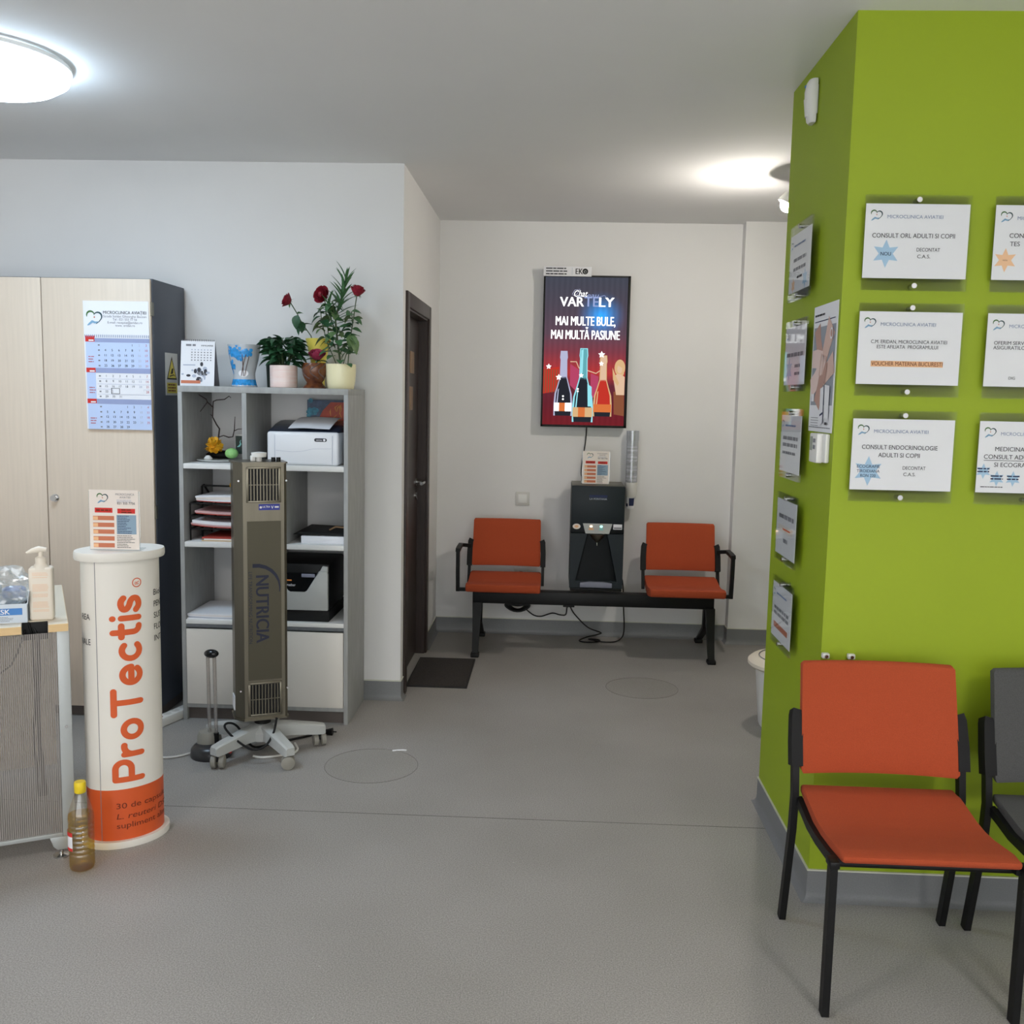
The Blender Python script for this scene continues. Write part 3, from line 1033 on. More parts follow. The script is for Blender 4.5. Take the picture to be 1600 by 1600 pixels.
# ------------------------------------------------------------------ screen
tv = thing('advertising_screen', 'upright lit screen showing three sparkling wine bottles on the back wall', 'screen', (.1885, 6.335, 1.377))
TW, TH = .547, .952
M().box(-TW / 2, TW / 2, .0, .045, 0, TH, .004).obj('casing', 'black', tv)
M().box(-.12, .12, .045, .066, .3, .65).obj('wall_mount', 'black', tv)
fr = M()
b = .011
fr.box(-TW / 2, -TW / 2 + b, -.004, .002, 0, TH, .001).box(TW / 2 - b - .006, TW / 2, -.004, .002, 0, TH, .001)
fr.box(-TW / 2, TW / 2, -.004, .002, 0, b + .003, .001).box(-TW / 2, TW / 2, -.004, .002, TH - b, TH, .001)
fr.obj('bezel', 'black', tv)
sc = M().box(-TW / 2 + b, TW / 2 - b - .006, -.0012, -.0008, b + .003, TH - b).obj('screen', 'tv_picture', tv, smooth=0)
pic = Print(tv, -.0012)
def uv(u, v):
    return (-TW / 2 + u * TW, TH * (1 - v))
def T(t, u0, u1, v0, v1, m, bold=0.0, slant=0.0, lv=3):
    x0, z0 = uv(u0, v1)
    x1, z1 = uv(u1, v0)
    pic.text(t, x0, z0, z1 - z0, m, 'L', x1 - x0, bold, lv, slant)
def UP(pts, m, lv=0):
    pic.poly([uv(*p) for p in pts], m, lv)
T('Chat', .345, .50, .098, .138, 'tv_white', .0, .25)
T('eau', .50, .63, .115, .140, 'tv_ice', .0, .25)
T('VAR', .195, .465, .142, .202, 'tv_white', .025)
T('TE', .475, .635, .140, .202, 'tv_ice', .015)
T('LY', .645, .815, .142, .202, 'tv_white', .025)
pic.stroke([uv(.33, .125), uv(.36, .095), uv(.42, .09), uv(.38, .125), uv(.34, .13)], .003, 'tv_lav', 2)
pic.stroke([uv(.38, .137), uv(.5, .139), uv(.64, .139), uv(.70, .128), uv(.72, .137)], .003, 'tv_ice', 2)
T('MAI MULTE BULE,', .15, .835, .268, .326, 'tv_white', .03)
T('MAI MULTĂ PASIUNE', .10, .89, .358, .416, 'tv_white', .03)
# stage, drapes and glow shapes
UP([(.02, .62), (.20, .60), (.20, .76), (.02, .78)], 'tv_red', 0)
UP([(.33, .58), (.44, .62), (.44, .78), (.33, .72)], 'tv_pink', 0)
UP([(.57, .64), (.66, .66), (.66, .80), (.57, .80)], 'tv_pink', 0)
pic.stroke([uv(.33, .565), uv(.40, .565), uv(.43, .605), uv(.55, .625), uv(.63, .64), (uv(.68, .62))], .006, 'tv_skin', 1)
def UD(u, v, ru, rv, m, lv):
    UP([(u + ru * math.cos(2 * math.pi * i / 18), v + rv * math.sin(2 * math.pi * i / 18)) for i in range(18)], m, lv)
UP([(.84, .76), (.96, .74), (.97, .92), (.85, .91)], 'tv_brown', 0)
UD(.905, .60, .062, .055, 'tv_gold', 0)
UP([(.83, .66), (.88, .64), (.93, .645), (.965, .66), (.965, .78), (.87, .78)], 'tv_skin', 1)
UP([(.82, .60), (.85, .64), (.90, .70), (.885, .72), (.83, .68)], 'tv_gold', 2)
UD(.905, .607, .030, .030, 'tv_skin', 3)
UP([(.87, .58), (.90, .555), (.945, .565), (.955, .64), (.935, .66), (.93, .60)], 'tv_gold', 4)
for k_ in range(6):
    UP([(.03 + k_ * .03, .62), (.042 + k_ * .03, .615), (.042 + k_ * .03, .77), (.03 + k_ * .03, .775)], 'tv_brown', 1)
def bottle(u, v0, v1, hw, foil, body, label, edge):
    hgt = v1 - v0
    def o(f, s):
        return [(u - w_ * s * hw, v0 + y * hgt) for w_, y in f] + [(u + w_ * s * hw, v0 + y * hgt) for w_, y in reversed(f)]
    UP(o([(.36, 0), (.42, .10), (.36, .14), (.40, .40), (.62, .52), (.92, .66), (1.0, .80), (1.0, 1.0)], 1.08), edge, 2)
    UP(o([(.32, .40), (.55, .52), (.82, .66), (.88, .80), (.88, 1.0)], 1.0), body, 4)
    UP([(u - .62 * hw, v0 + .60 * hgt), (u - .50 * hw, v0 + .58 * hgt), (u - .62 * hw, v0 + .80 * hgt), (u - .76 * hw, v0 + .80 * hgt)], edge, 5)
    UP(o([(.30, .01), (.36, .10), (.30, .14), (.34, .42)], 1.0), foil, 4)
    UP([(u - 1.02 * hw, v0 + .80 * hgt), (u + 1.02 * hw, v0 + .80 * hgt), (u + 1.02 * hw, v0 + .93 * hgt), (u - 1.02 * hw, v0 + .93 * hgt)], label, 5)
    UP([(u - .45 * hw, v0 + .80 * hgt), (u + .25 * hw, v0 + .80 * hgt), (u + .25 * hw, v0 + .93 * hgt), (u - .45 * hw, v0 + .93 * hgt)], 'tv_orange', 6)
    UP([(u - .95 * hw, v0 + .93 * hgt), (u + .95 * hw, v0 + .93 * hgt), (u + .9 * hw, v0 + 1.0 * hgt), (u - .9 * hw, v0 + 1.0 * hgt)], 'tv_dark', 6)
bottle(.255, .495, .925, .10, 'tv_lav', 'tv_dark', 'tv_white', 'tv_lav')
bottle(.715, .520, .925, .10, 'tv_skin', 'tv_red', 'tv_orange', 'tv_gold')
bottle(.485, .475, .965, .112, 'tv_teal', 'tv_dark', 'tv_gold', 'tv_aqua')
UP([(.535, .71), (.585, .73), (.590, .86), (.545, .86)], 'tv_aqua', 6)
UP([(.455, .49), (.48, .48), (.475, .64), (.45, .64)], 'tv_aqua', 6)
for u_, v_, r_ in ((.08, .60, .018), (.69, .515, .022), (.69, .575, .016), (.20, .67, .02), (.46, .655, .016)):
    x, z = uv(u_, v_)
    pic.star(x, z, r_, 'tv_white', 7, 5, .5)
for u_, v_ in ((.255, .795), (.255, .815), (.425, .745), (.425, .76)):
    x, z = uv(u_, v_)
    pic.disc(x, z, .006, .006, 'tv_white', 7, 8)
pic.done('screen_picture')
pl = M().box(-TW / 2 - .003, .025, -.012, -.005, TH - .008, TH + .052, .001).obj('name_plate', 'paper', tv, label='white lettered plate on the top edge of the screen')
pe = Print(tv, -.012)
pe.text('EK', -.075, TH + .006, .034, 'ink_black', 'L', w=.045, bold=.02)
pe.disc(-.015, TH + .023, .018, .018, 'ink_black', 1)
pe.disc(-.015, TH + .021, .010, .010, 'ink_grey', 2)
pe.disc(-.013, TH + .020, .005, .005, 'ink_black', 3)
pe.lines(-TW / 2 + .012, -.12, TH + .040, 3, .017, 'ink', .007, 1, .12)
pe.rect(-.098, -.096, TH + .0, TH + .045, 'ink_faint', 1)
pe.done()
tag(M().tube(smooth([(.212, 6.385, 1.38), (.208, 6.392, 1.28), (.19, 6.39, 1.15), (.185, 6.38, 1.08), (.19, 6.36, 1.045), (.185, 6.362, .95)]), .0035, 6).obj('screen_cable', 'black'),
    'black cable hanging from the screen down behind the water dispenser', 'cable')

# switch, socket, cables under the bench
sw = thing('light_switch', 'square white light switch on the back wall above the waiting bench', 'light switch', (-.191, D2, .857))
M().box(-.045, .045, -.010, 0, 0, .09, .004).obj('frame', 'switch_grey', sw)
M().box(-.030, .030, -.014, -.008, .016, .074, .003).obj('rocker', 'white_plastic', sw)
so = thing('wall_socket', 'white wall socket with a round black plug behind the bench seat', 'socket', (-.191, D2, .356))
M().box(-.045, .045, -.010, 0, 0, .09, .004).obj('frame', 'switch_grey', so)
M().cyl((0, -.04, .045), (0, -.008, .045), .02, .022).obj('plug', 'black', so)
bundle = M()
for k in range(4):
    r0 = .075 - k * .008
    bundle.tube([(-.205 + r0 * math.cos(a) * 1.05, 6.25 + .006 * k, .215 + r0 * .28 * math.sin(a) + .01 * math.cos(2 * a)) for a in [2 * math.pi * i / 20 for i in range(20)]], .0075, 6, closed=True)
bundle.tube([(-.16, 6.25, .235), (-.14, 6.27, .30), (-.16, 6.34, .38), (-.191, 6.365, .401)], .0045, 6)
bundle.tube(smooth([(-.15, 6.25, .20), (-.10, 6.24, .165), (-.05, 6.23, .16), (.02, 6.22, .185), (.07, 6.20, .18), (.105, 6.12, .20), (.11, 6.0, .27), (.115, 5.96, .29)]), .0045, 6)
tag(bundle.obj('power_cable', 'black'), 'black power cable tied in a bundle under the orange seat beside the door', 'cable')
cb = M()
cb.tube(smooth([(.13, 5.965, .285), (.16, 6.05, .22), (.25, 6.22, .10), (.335, 6.30, .05), (.33, 6.31, .035), (.25, 6.28, .02), (.20, 6.24, .006), (.24, 6.20, .006), (.32, 6.22, .006), (.33, 6.27, .006), (.27, 6.29, .006), (.27, 6.24, .014), (.36, 6.21, .008), (.45, 6.24, .012), (.49, 6.30, .06), (.485, 6.345, .22), (.475, 6.37, .38), (.44, 6.372, .45)]), .0045, 6)
tag(cb.obj('power_cable', 'black'), 'black power cable looped on the floor under the water dispenser', 'cable')

mt = thing('doormat', 'dark ribbed doormat lying in front of the brown door', 'doormat', (-.60, 5.41, 0))
M().box(-.15, .16, -.275, .275, 0, .010, .002).obj('pile', 'mat_dark', mt)
e = M()
e.box(-.16, .17, -.29, -.275, 0, .009).box(-.16, .17, .275, .29, 0, .009).box(-.16, -.15, -.275, .275, 0, .009).box(.16, .17, -.275, .275, 0, .009)
e.obj('border', 'mat_edge', mt)
for (cx, cy, r), lb in (((-.732, 3.978, .195), 'round clear floor sticker with scuffed rim near the air purifier'), ((.515, 5.24, .195), 'round faded floor sticker in front of the waiting bench')):
    t = thing('floor_sticker', lb, 'sticker', (cx, cy, 0))
    M().lathe([(r, 0), (r, .0005), (0, .0005)], 48).obj('disc', 'sticker_floor', t, smooth=0)
    M().tube([(r * math.cos(a), r * math.sin(a), .0006) for a in [2 * math.pi * i / 64 for i in range(64)]], .0009, 4, closed=True).obj('rim', 'sticker_edge', t)
    if cx < 0:
        M().tube([(.06 + .06 * i / 6, .175 + .012 * math.sin(i / 6 * 2.0), .002) for i in range(7)], .003, 5).obj('peeled_edge', 'paper', t)

bn = thing('waste_bin', 'white plastic waste bin with a lid standing behind the green column', 'bin', (1.19, 4.68, 0))
M().lathe([(.0, .0), (.155, 0), (.16, .01), (.185, .29), (.185, .30), (0, .30)], 32).obj('body', 'white_plastic', bn)
M().lathe([(.0, .345), (.15, .343), (.205, .335), (.222, .32), (.222, .305), (.21, .295), (.186, .292)], 40, cap=False).obj('lid', 'cream_plastic', bn)
M().tube([(.17 * math.cos(a), .17 * math.sin(a), .343) for a in [2 * math.pi * i / 40 for i in range(40)]], .0025, 5, closed=True).obj('lid_groove', 'ink_grey', bn)

# ------------------------------------------------------------------ notices on the green column
def notice(label, loc, rz, fn, pw=.295, ph=.21, panel_h=.265, pz=None, group=None):
    t = thing('notice', label, 'notice', loc, rz, group)
    pw2 = pw / 2 + .003
    if pz is None:
        pz = (panel_h - ph) / 2
    M().box(-pw2, pw2, -.030, -.027, 0, panel_h).obj('front_sheet', 'acrylic', t, smooth=0)
    M().box(-pw2, pw2, -.024, -.021, 0, panel_h).obj('rear_sheet', 'acrylic', t, smooth=0)
    M().box(-pw / 2, pw / 2, -.0262, -.0255, pz, pz + ph).obj('paper', 'paper', t, smooth=0)
    for z in (.014, panel_h - .014):
        s = M().cyl((0, -.036, z), (0, 0, z), .0075, n=16)
        s.obj('standoff', 'chrome', t)
    p = Print(t, -.0262)
    fn(p, -pw / 2, pz, pw, ph)
    p.done()
    return t

def head(p, x0, z0, w, h):
    heart_logo(p, x0 + w * .105, z0 + h * .845, .034)
    p.text('MICROCLINICA AVIATIEI', x0 + w * .21, z0 + h * .805, .0095, 'ink_blue', 'L', w=w * .535)

def n_orl(p, x0, z0, w, h):
    head(p, x0, z0, w, h)
    p.text('CONSULT ORL ADULTI SI COPII', x0 + w * .075, z0 + h * .545, .0125, 'ink', 'L', w=w * .795, bold=.006)
    p.star(x0 + w * .215, z0 + h * .33, .040, 'ink_star_blue', 0)
    p.text('NOU', x0 + w * .215, z0 + h * .305, .010, 'ink_navy', 'C', w=w * .10, bold=.01)
    p.text('DECONTAT', x0 + w * .51, z0 + h * .365, .010, 'ink', 'L', w=w * .225, bold=.006)
    p.text('C.A.S.', x0 + w * .52, z0 + h * .275, .010, 'ink', 'L', w=w * .125, bold=.006)

def n_voucher(p, x0, z0, w, h):
    head(p, x0, z0, w, h)
    p.text('C.M. ERIDAN, MICROCLINICA AVIATIEI', x0 + w * .125, z0 + h * .565, .010, 'ink', 'L', w=w * .74, bold=.006)
    p.text('ESTE AFILIATA  PROGRAMULUI', x0 + w * .185, z0 + h * .495, .010, 'ink', 'L', w=w * .595, bold=.006)
    p.rect(x0 + w * .135, x0 + w * .84, z0 + h * .245, z0 + h * .325, 'ink_peach', 0)
    p.text('VOUCHER MATERNA BUCURESTI', x0 + w * .14, z0 + h * .26, .0115, 'ink_brown', 'L', w=w * .695, bold=.006)

def n_endo(p, x0, z0, w, h):
    head(p, x0, z0, w, h)
    p.text('CONSULT ENDOCRINOLOGIE', x0 + w * .10, z0 + h * .575, .0125, 'ink', 'L', w=w * .745, bold=.006)
    p.text('ADULTI SI COPII', x0 + w * .265, z0 + h * .465, .0125, 'ink', 'L', w=w * .41, bold=.006)
    p.star(x0 + w * .175, z0 + h * .265, .044, 'ink_star_blue', 0)
    for i, (s_, ww) in enumerate((('ECOGRAFIE', .225), ('TIROIDIANA', .225), ('RON 220', .15))):
        p.text(s_, x0 + w * .175, z0 + h * (.31 - .065 * i), .0085, 'ink_navy', 'C', w=w * ww, bold=.008)
    p.text('DECONTAT', x0 + w * .515, z0 + h * .295, .010, 'ink', 'L', w=w * .225, bold=.006)
    p.text('C.A.S.', x0 + w * .525, z0 + h * .205, .010, 'ink', 'L', w=w * .12, bold=.006)

def n_con(p, x0, z0, w, h):
    head(p, x0, z0, w, h)
    p.text('CON', x0 + w * .145, z0 + h * .565, .0125, 'ink', 'L', bold=.006)
    p.text('TES', x0 + w * .155, z0 + h * .455, .0125, 'ink', 'L', bold=.006)
    p.star(x0 + w * .12, z0 + h * .265, .034, 'ink_star_peach', 0)
    p.text('NOU', x0 + w * .12, z0 + h * .255, .004, 'ink_brown', 'C')

def n_oferim(p, x0, z0, w, h):
    head(p, x0, z0, w, h)
    p.text('OFERIM SERVIC', x0 + w * .075, z0 + h * .575, .010, 'ink', 'L', bold=.006)
    p.text('ASIGURATILOR', x0 + w * .07, z0 + h * .51, .010, 'ink', 'L', bold=.006)
    p.text('DIG', x0 + w * .24, z0 + h * .10, .008, 'ink', 'L', bold=.006)

def n_medicina(p, x0, z0, w, h):
    head(p, x0, z0, w, h)
    p.text('MEDICINA', x0 + w * .165, z0 + h * .585, .0125, 'ink', 'L', bold=.006)
    p.text('CONSULT ADU', x0 + w * .06, z0 + h * .475, .0125, 'ink', 'L', bold=.006)
    p.rect(x0 + w * .06, x0 + w * .45, z0 + h * .450, z0 + h * .457, 'ink', 1)
    p.text('SI ECOGRA', x0 + w * .165, z0 + h * .365, .0125, 'ink', 'L', bold=.006)
    for sx, sz in ((.065, .30), (.20, .20), (.36, .20)):
        p.star(x0 + w * sx, z0 + h * sz, .023, 'ink_star_blue', 0)
        p.lines(x0 + w * (sx - .06), x0 + w * (sx + .065), z0 + h * (sz + .035), 2, h * .04, 'ink_navy', .004, 1, .1)
    p.lines(x0 + w * .045, x0 + w * .27, z0 + h * .08, 1, .01, 'ink', .0025, 1, .05)

XN = (1.03, 1.3975)
for (zt, fa, la, fb, lb) in ((2.129, n_orl, 'notice reading CONSULT ORL ADULTI SI COPII with a blue star on the green column', n_con, 'notice with a peach star beside the CONSULT ORL notice'),
                             (1.824, n_voucher, 'notice with one orange highlighted line facing the waiting chairs on the green column', n_oferim, 'notice reading OFERIM SERVIC beside the notice with the orange highlighted line'),
                             (1.513, n_endo, 'notice reading CONSULT ENDOCRINOLOGIE with a large blue star', n_medicina, 'notice reading MEDICINA with small blue stars beside the endocrinology notice')):
    notice(la, (XN[0], CN, zt - .21 - .035), 0, fa, panel_h=.27, pz=.035)
    notice(lb, (XN[1], CN, zt - .21 - .035), 0, fb, panel_h=.27, pz=.035)

def side_a(p, x0, z0, w, h):
    heart_logo(p, x0 + w * .1, z0 + h * .82, .03)
    p.lines(x0 + w * .2, x0 + w * .75, z0 + h * .80, 1, .01, 'ink_blue', .006, 1, .05)
    p.lines(x0 + w * .2, x0 + w * .82, z0 + h * .55, 2, h * .16, 'ink_grey', .011, 1, .1)
    p.lines(x0 + w * .4, x0 + w * .65, z0 + h * .24, 1, .01, 'ink', .008, 1, .05)
    p.star(x0 + w * .78, z0 + h * .17, .036, 'ink_star_blue', 0)
    p.star(x0 + w * .22, z0 + h * .12, .028, 'ink_star_peach', 0)
def side_b(p, x0, z0, w, h):
    heart_logo(p, x0 + w * .1, z0 + h * .85, .03)
    p.lines(x0 + w * .1, x0 + w * .9, z0 + h * .52, 1, .01, 'ink_grey', .013, 1, .02)
    p.star(x0 + w * .24, z0 + h * .26, .045, 'ink_star_blue', 0)
    p.lines(x0 + w * .52, x0 + w * .78, z0 + h * .32, 2, h * .13, 'ink_grey', .010, 1, .2)
def side_c(p, x0, z0, w, h):
    heart_logo(p, x0 + w * .1, z0 + h * .85, .03)
    p.lines(x0 + w * .22, x0 + w * .75, z0 + h * .82, 1, .01, 'ink_blue', .006, 1, .05)
    p.lines(x0 + w * .12, x0 + w * .88, z0 + h * .60, 2, h * .12, 'ink_grey', .012, 1, .05)
    p.lines(x0 + w * .12, x0 + w * .78, z0 + h * .34, 1, .01, 'ink_grey', .009, 1, .05)
def side_d(p, x0, z0, w, h):
    p.lines(x0 + w * .12, x0 + w * .9, z0 + h * .70, 1, .01, 'ink_grey', .015, 1, .02)
    p.rect(x0 + w * .1, x0 + w * .85, z0 + h * .42, z0 + h * .54, 'paper_warm', 0)
    p.lines(x0 + w * .35, x0 + w * .75, z0 + h * .48, 1, .01, 'ink_orange', .006, 1, .05)
    p.lines(x0 + w * .40, x0 + w * .62, z0 + h * .28, 1, .01, 'ink_grey', .014, 1, .05)
def side_e(p, x0, z0, w, h):
    heart_logo(p, x0 + w * .1, z0 + h * .82, .03)
    p.lines(x0 + w * .22, x0 + w * .75, z0 + h * .82, 1, .01, 'ink_blue', .006, 1, .05)
    p.lines(x0 + w * .12, x0 + w * .9, z0 + h * .55, 2, h * .10, 'ink_grey', .011, 1, .05)
    p.rect(x0 + w * .12, x0 + w * .85, z0 + h * .18, z0 + h * .28, 'ink_salmon', 0)
for zc, fn, lb in ((2.02, side_a, 'topmost notice on the side of the green column, with small stars'),
                   (1.714, side_b, 'second notice down the side of the green column, with one blue star'),
                   (1.415, side_c, 'third notice down the side of the green column, text only, level with the thermostat'),
                   (1.122, side_d, 'fourth notice down the side of the green column, with a pale strip across the middle'),
                   (.822, side_e, 'lowest notice on the side of the green column, with an orange strip')):
    notice(lb, (XC, 3.405, zc - .12), -math.pi / 2, fn, panel_h=.24 if zc < 2 else .255, ph=.195, pw=.28)

po = thing('poster', 'paper poster of joined hands and two phones taped to the side of the green column', 'poster', (XC, 3.135, 1.466), -math.pi / 2)
PW, PH = .27, .395
M().box(-PW / 2, PW / 2, -.0025, -.0005, 0, PH).obj('sheet', 'paper', po, smooth=0)
p = Print(po, -.0025)
def pu(u, v):
    return (-PW / 2 + u * PW, PH * (1 - v))
def pp(pts, m, lv):
    p.poly([pu(*q) for q in pts], m, lv)
pp([(.05, .17), (.96, .17), (.96, .79), (.05, .79)], 'shirt_grey', 0)
def limb(pts, ws, m, lv):
    p.stroke([pu(*q) for q in pts], [w_ * PW for w_ in ws], m, lv)
limb([(.20, .17), (.28, .30), (.40, .42)], [.24, .20, .22], 'skin2', 1)
limb([(.80, .17), (.66, .30), (.55, .42)], [.34, .26, .22], 'skin1', 2)
limb([(.05, .42), (.25, .42), (.48, .44)], [.20, .22, .22], 'skin3', 3)
limb([(.96, .46), (.75, .52), (.55, .56)], [.26, .22, .24], 'skin1', 4)
limb([(.05, .66), (.25, .60), (.45, .52)], [.24, .24, .26], 'skin3', 5)
limb([(.35, .79), (.45, .66), (.52, .54)], [.26, .22, .20], 'skin2', 6)
for i in range(4):
    limb([(.40 + i * .06, .56 - i * .005), (.44 + i * .06, .44), (.46 + i * .055, .38 + i * .01)], [.055, .05, .03], 'skin3' if i % 2 else 'skin1', 7)
for i in range(3):
    limb([(.52 + i * .05, .62), (.60 + i * .04, .52), (.66 + i * .03, .46)], [.05, .045, .025], 'skin2', 8)
pp([(.50, .66), (.64, .64), (.66, .92), (.52, .95)], 'paper', 9)
pp([(.68, .63), (.88, .64), (.88, .90), (.70, .90)], 'paper', 9)
p.stroke([pu(.66, .64), pu(.67, .93)], .006, 'ink_navy', 10)
p.stroke([pu(.53, .87), pu(.65, .85)], .006, 'ink_navy', 10)
p.lines(pu(.06, 0)[0], pu(.50, 0)[0], pu(0, .075)[1], 1, .01, 'ink', .006, 1, .05)
p.lines(pu(.06, 0)[0], pu(.94, 0)[0], pu(0, .125)[1], 1, .01, 'ink_navy', .003, 1, .01)
p.lines(pu(.10, 0)[0], pu(.44, 0)[0], pu(0, .89)[1], 4, .008, 'ink_grey', .002, 1, .3)
p.lines(pu(.03, 0)[0], pu(.95, 0)[0], pu(0, .965)[1], 1, .01, 'ink_grey', .003, 1, .02)
p.disc(*pu(.84, .24), .016, .018, 'paper', 9)
p.disc(*pu(.84, .24), .011, .012, 'skin2', 10)
p.rect(pu(.12, 0)[0], pu(.24, 0)[0], pu(0, .76)[1], pu(0, .70)[1], 'paper', 9)
p.rect(pu(.74, 0)[0], pu(.84, 0)[0], pu(0, .94)[1], pu(0, .92)[1], 'ink', 9)
p.done('print')

th = thing('thermostat', 'small white thermostat with a display below the poster of hands', 'thermostat', (XC, 3.075, 1.375), -math.pi / 2)
M().box(-.055, .06, -.014, 0, .0, .088, .004).obj('base', 'white_plastic', th)
M().box(-.055, .03, -.032, -.012, -.002, .088, .004).obj('cover', 'white_plastic', th)
M().box(-.042, -.018, -.0335, -.031, .035, .078).obj('display', 'lcd', th)
for z in (.040, .060):
    M().box(-.006, .014, -.0345, -.031, z, z + .012, .001).obj('button', 'ink_grey', th)

ms = thing('motion_detector', 'white motion detector mounted high on the side of the green column', 'detector', (XC, 3.40, 2.468), -math.pi / 2)
bd = M()
rings = []
for z, hw, d in ((0, .022, .012), (.006, .026, .018), (.05, .030, .026), (.10, .033, .028), (.128, .033, .022), (.137, .028, .016)):
    rings.append(bd.ring([(hw * math.cos(math.pi * i / 12), -.012 - d * math.sin(math.pi * i / 12), z) for i in range(13)] + [(-hw, -.006, z), (hw, -.006, z)]))
bd.skin(rings)
bd.obj('housing', 'white_plastic', ms)
M().box(-.018, .018, -.008, 0, .03, .12).obj('bracket', 'white_plastic', ms)
ln = M()
rings = []
for z, hw, d in ((.02, .020, .021), (.075, .024, .0275)):
    rings.append(ln.ring([(hw * math.cos(math.pi * i / 8), -.014 - d * math.sin(math.pi * i / 8) - .001, z) for i in range(9)]))
ln.skin(rings, False, False)
ln.obj('lens', 'sensor_lens', ms)
M().ball((-.012, -.033, .120), .006).obj('indicator', 'mask_blue', ms)
for x, lb in ((.834 + .012, 'small white cable clip on the green wall above the orange chair, at the column edge'), (.923, 'small white cable clip on the green wall above the middle of the orange chair')):
    t = thing('cable_clip', lb, 'clip', (x, CN, .783))
    M().box(-.011, .011, -.018, 0, 0, .016, .003).obj('body', 'white_plastic', t)
    M().cyl((0, -.024, .008), (0, -.016, .008), .005).obj('screw', 'chrome', t)

# ------------------------------------------------------------------ beige cabinet, calendar, warning sign
CBX, CBF, CBZ = -1.836, 4.46, 2.056
cab = thing('storage_cabinet', 'tall beige wood cabinet with dark grey sides against the white wall', 'cabinet', (-2.343, 4.67, 0))
M().box(-2.85, CBX, CBF + .02, 4.868, .05, CBZ, .001).obj('body', 'cabinet_side', cab, True)
M().box(-2.84, CBX - .01, CBF + .035, 4.85, 0, .05).obj('plinth', 'cabinet_plinth', cab, True)
for x0, x1 in ((-2.848, -2.3455), (-2.3405, CBX + .0)):
    d = M().box(x0, x1 - .004 * (x1 == CBX), CBF, CBF + .018, .055, CBZ - .004, .0012).obj('door', 'cabinet_front', cab, True)
    if x1 == CBX:
        M().cyl((-2.306, CBF - .004, 1.048), (-2.306, CBF, 1.048), .018).cyl((-2.306, CBF - .024, 1.048), (-2.306, CBF - .004, 1.048), .0135, .0125).obj('lock_knob', 'chrome', d, True)
        for z in (1.92, .99, .2):
            M().box(CBX - .004, CBX + .004, CBF + .004, CBF + .024, z - .03, z + .03).obj('hinge', 'steel_dark', d, True)
M().box(-2.3455, -2.3405, CBF + .010, CBF + .020, .055, CBZ - .004).obj('door_gap', 'cabinet_plinth', cab, True)

cal = thing('wall_calendar', 'three month wall calendar stuck to the beige cabinet door', 'calendar', (-1.998, CBF, 1.372))
CW, CHh = .302, .580
sh = M()
rings = []
for z, x_, y_ in ((CHh, 0, -.003), (0, .010, -.012)):
    rings.append(sh.ring([(-CW / 2 + x_, y_, z), (CW / 2 + x_, y_, z), (CW / 2 + x_, y_ + .002, z), (-CW / 2 + x_, y_ + .002, z)]))
sh.skin(rings)
sh.obj('sheet', 'paper', cal, smooth=0)
p = Print(cal, -.0004)
def cx_(px):
    return -CW / 2 + (px - 45) / 715 * CW
def cz_(py):
    return CHh - (py - 65) / 1405 * CHh
heart_logo(p, cx_(165), cz_(250), .075, 1)
for s_, py, hh, ww, m_ in (('MICROCLINICA AVIAȚIEI', 205, .013, 470, 'ink'), ('Strada Soldat Gheorghe Bucsan', 243, .010, 470, 'ink_grey'), ('Tel : 021 555 77 56', 276, .010, 265, 'ink_grey'), ('E-mail: receptie@eridan.ro', 309, .010, 380, 'ink_grey'), ('www. eridan.ro', 341, .010, 215, 'ink_grey')):
    p.text(s_, cx_(500), cz_(py), hh, m_, 'C', w=ww / 715 * CW, bold=.012 if m_ == 'ink' else 0)
for i in range(34):
    p.rect(cx_(55 + i * 21), cx_(62 + i * 21), cz_(462), cz_(432), 'ink_blue', 1)
p.rect(cx_(60), cx_(160), cz_(1470), cz_(470), 'ink_calblue', -1)
first = {0: 4, 1: 0, 2: 3}
ndays = {0: 31, 1: 31, 2: 29}
rows = {0: (555, 611, 667, 724, 780), 1: (893, 950, 1006, 1063, 1118), 2: (1231, 1288, 1343, 1400, 1453)}
bands = {0: (470, 515), 1: (795, 850), 2: (1135, 1190)}
cols = [275, 350, 425, 498, 570, 648, 724]
for k in range(3):
    sft = 0
    y0, y1 = bands[k]
    p.rect(cx_(160), cx_(762), cz_(y1), cz_(y0), 'ink_calband', 0)
    p.rect(cx_(58), cx_(160), cz_(y1 - 5), cz_(y0 - 25 if k == 0 else y0), 'ink_red', 0)
    p.rect(cx_(95), cx_(150), cz_(y1 - 12), cz_(y1 - 28), 'paper', 1)
    if k != 1:
        p.rect(cx_(160), cx_(760), cz_(rows[k][-1] + 16), cz_(y1), 'ink_calblue', -1)
    else:
        for j in range(5):
            p.rect(cx_(175), cx_(760), cz_(rows[k][j] + 22), cz_(rows[k][j] + 20), 'ink_calband', 0)
    p.lines(cx_(85), cx_(155), cz_(rows[k][2] + 5), 3, .0115, 'ink_redsoft', .004, 1, .2)
    for r_ in range(5):
        p.rect(cx_(195 + sft), cx_(215 + sft), cz_(rows[k][r_] - 3), cz_(rows[k][r_] - 17), 'ink_grey', 1)
    for d in range(1, ndays[k] + 1):
        q = first[k] + d - 1
        m_ = 'ink_faint' if q % 7 == 5 else 'ink_redsoft' if q % 7 == 6 else 'ink_grey' if k == 1 else 'ink'
        p.text(str(d), cx_(cols[q % 7] + sft), cz_(rows[k][q // 7]), .0098, m_, 'C', bold=.01)
p.rect(cx_(345), cx_(680), cz_(1082), cz_(1018), 'paper', 2)
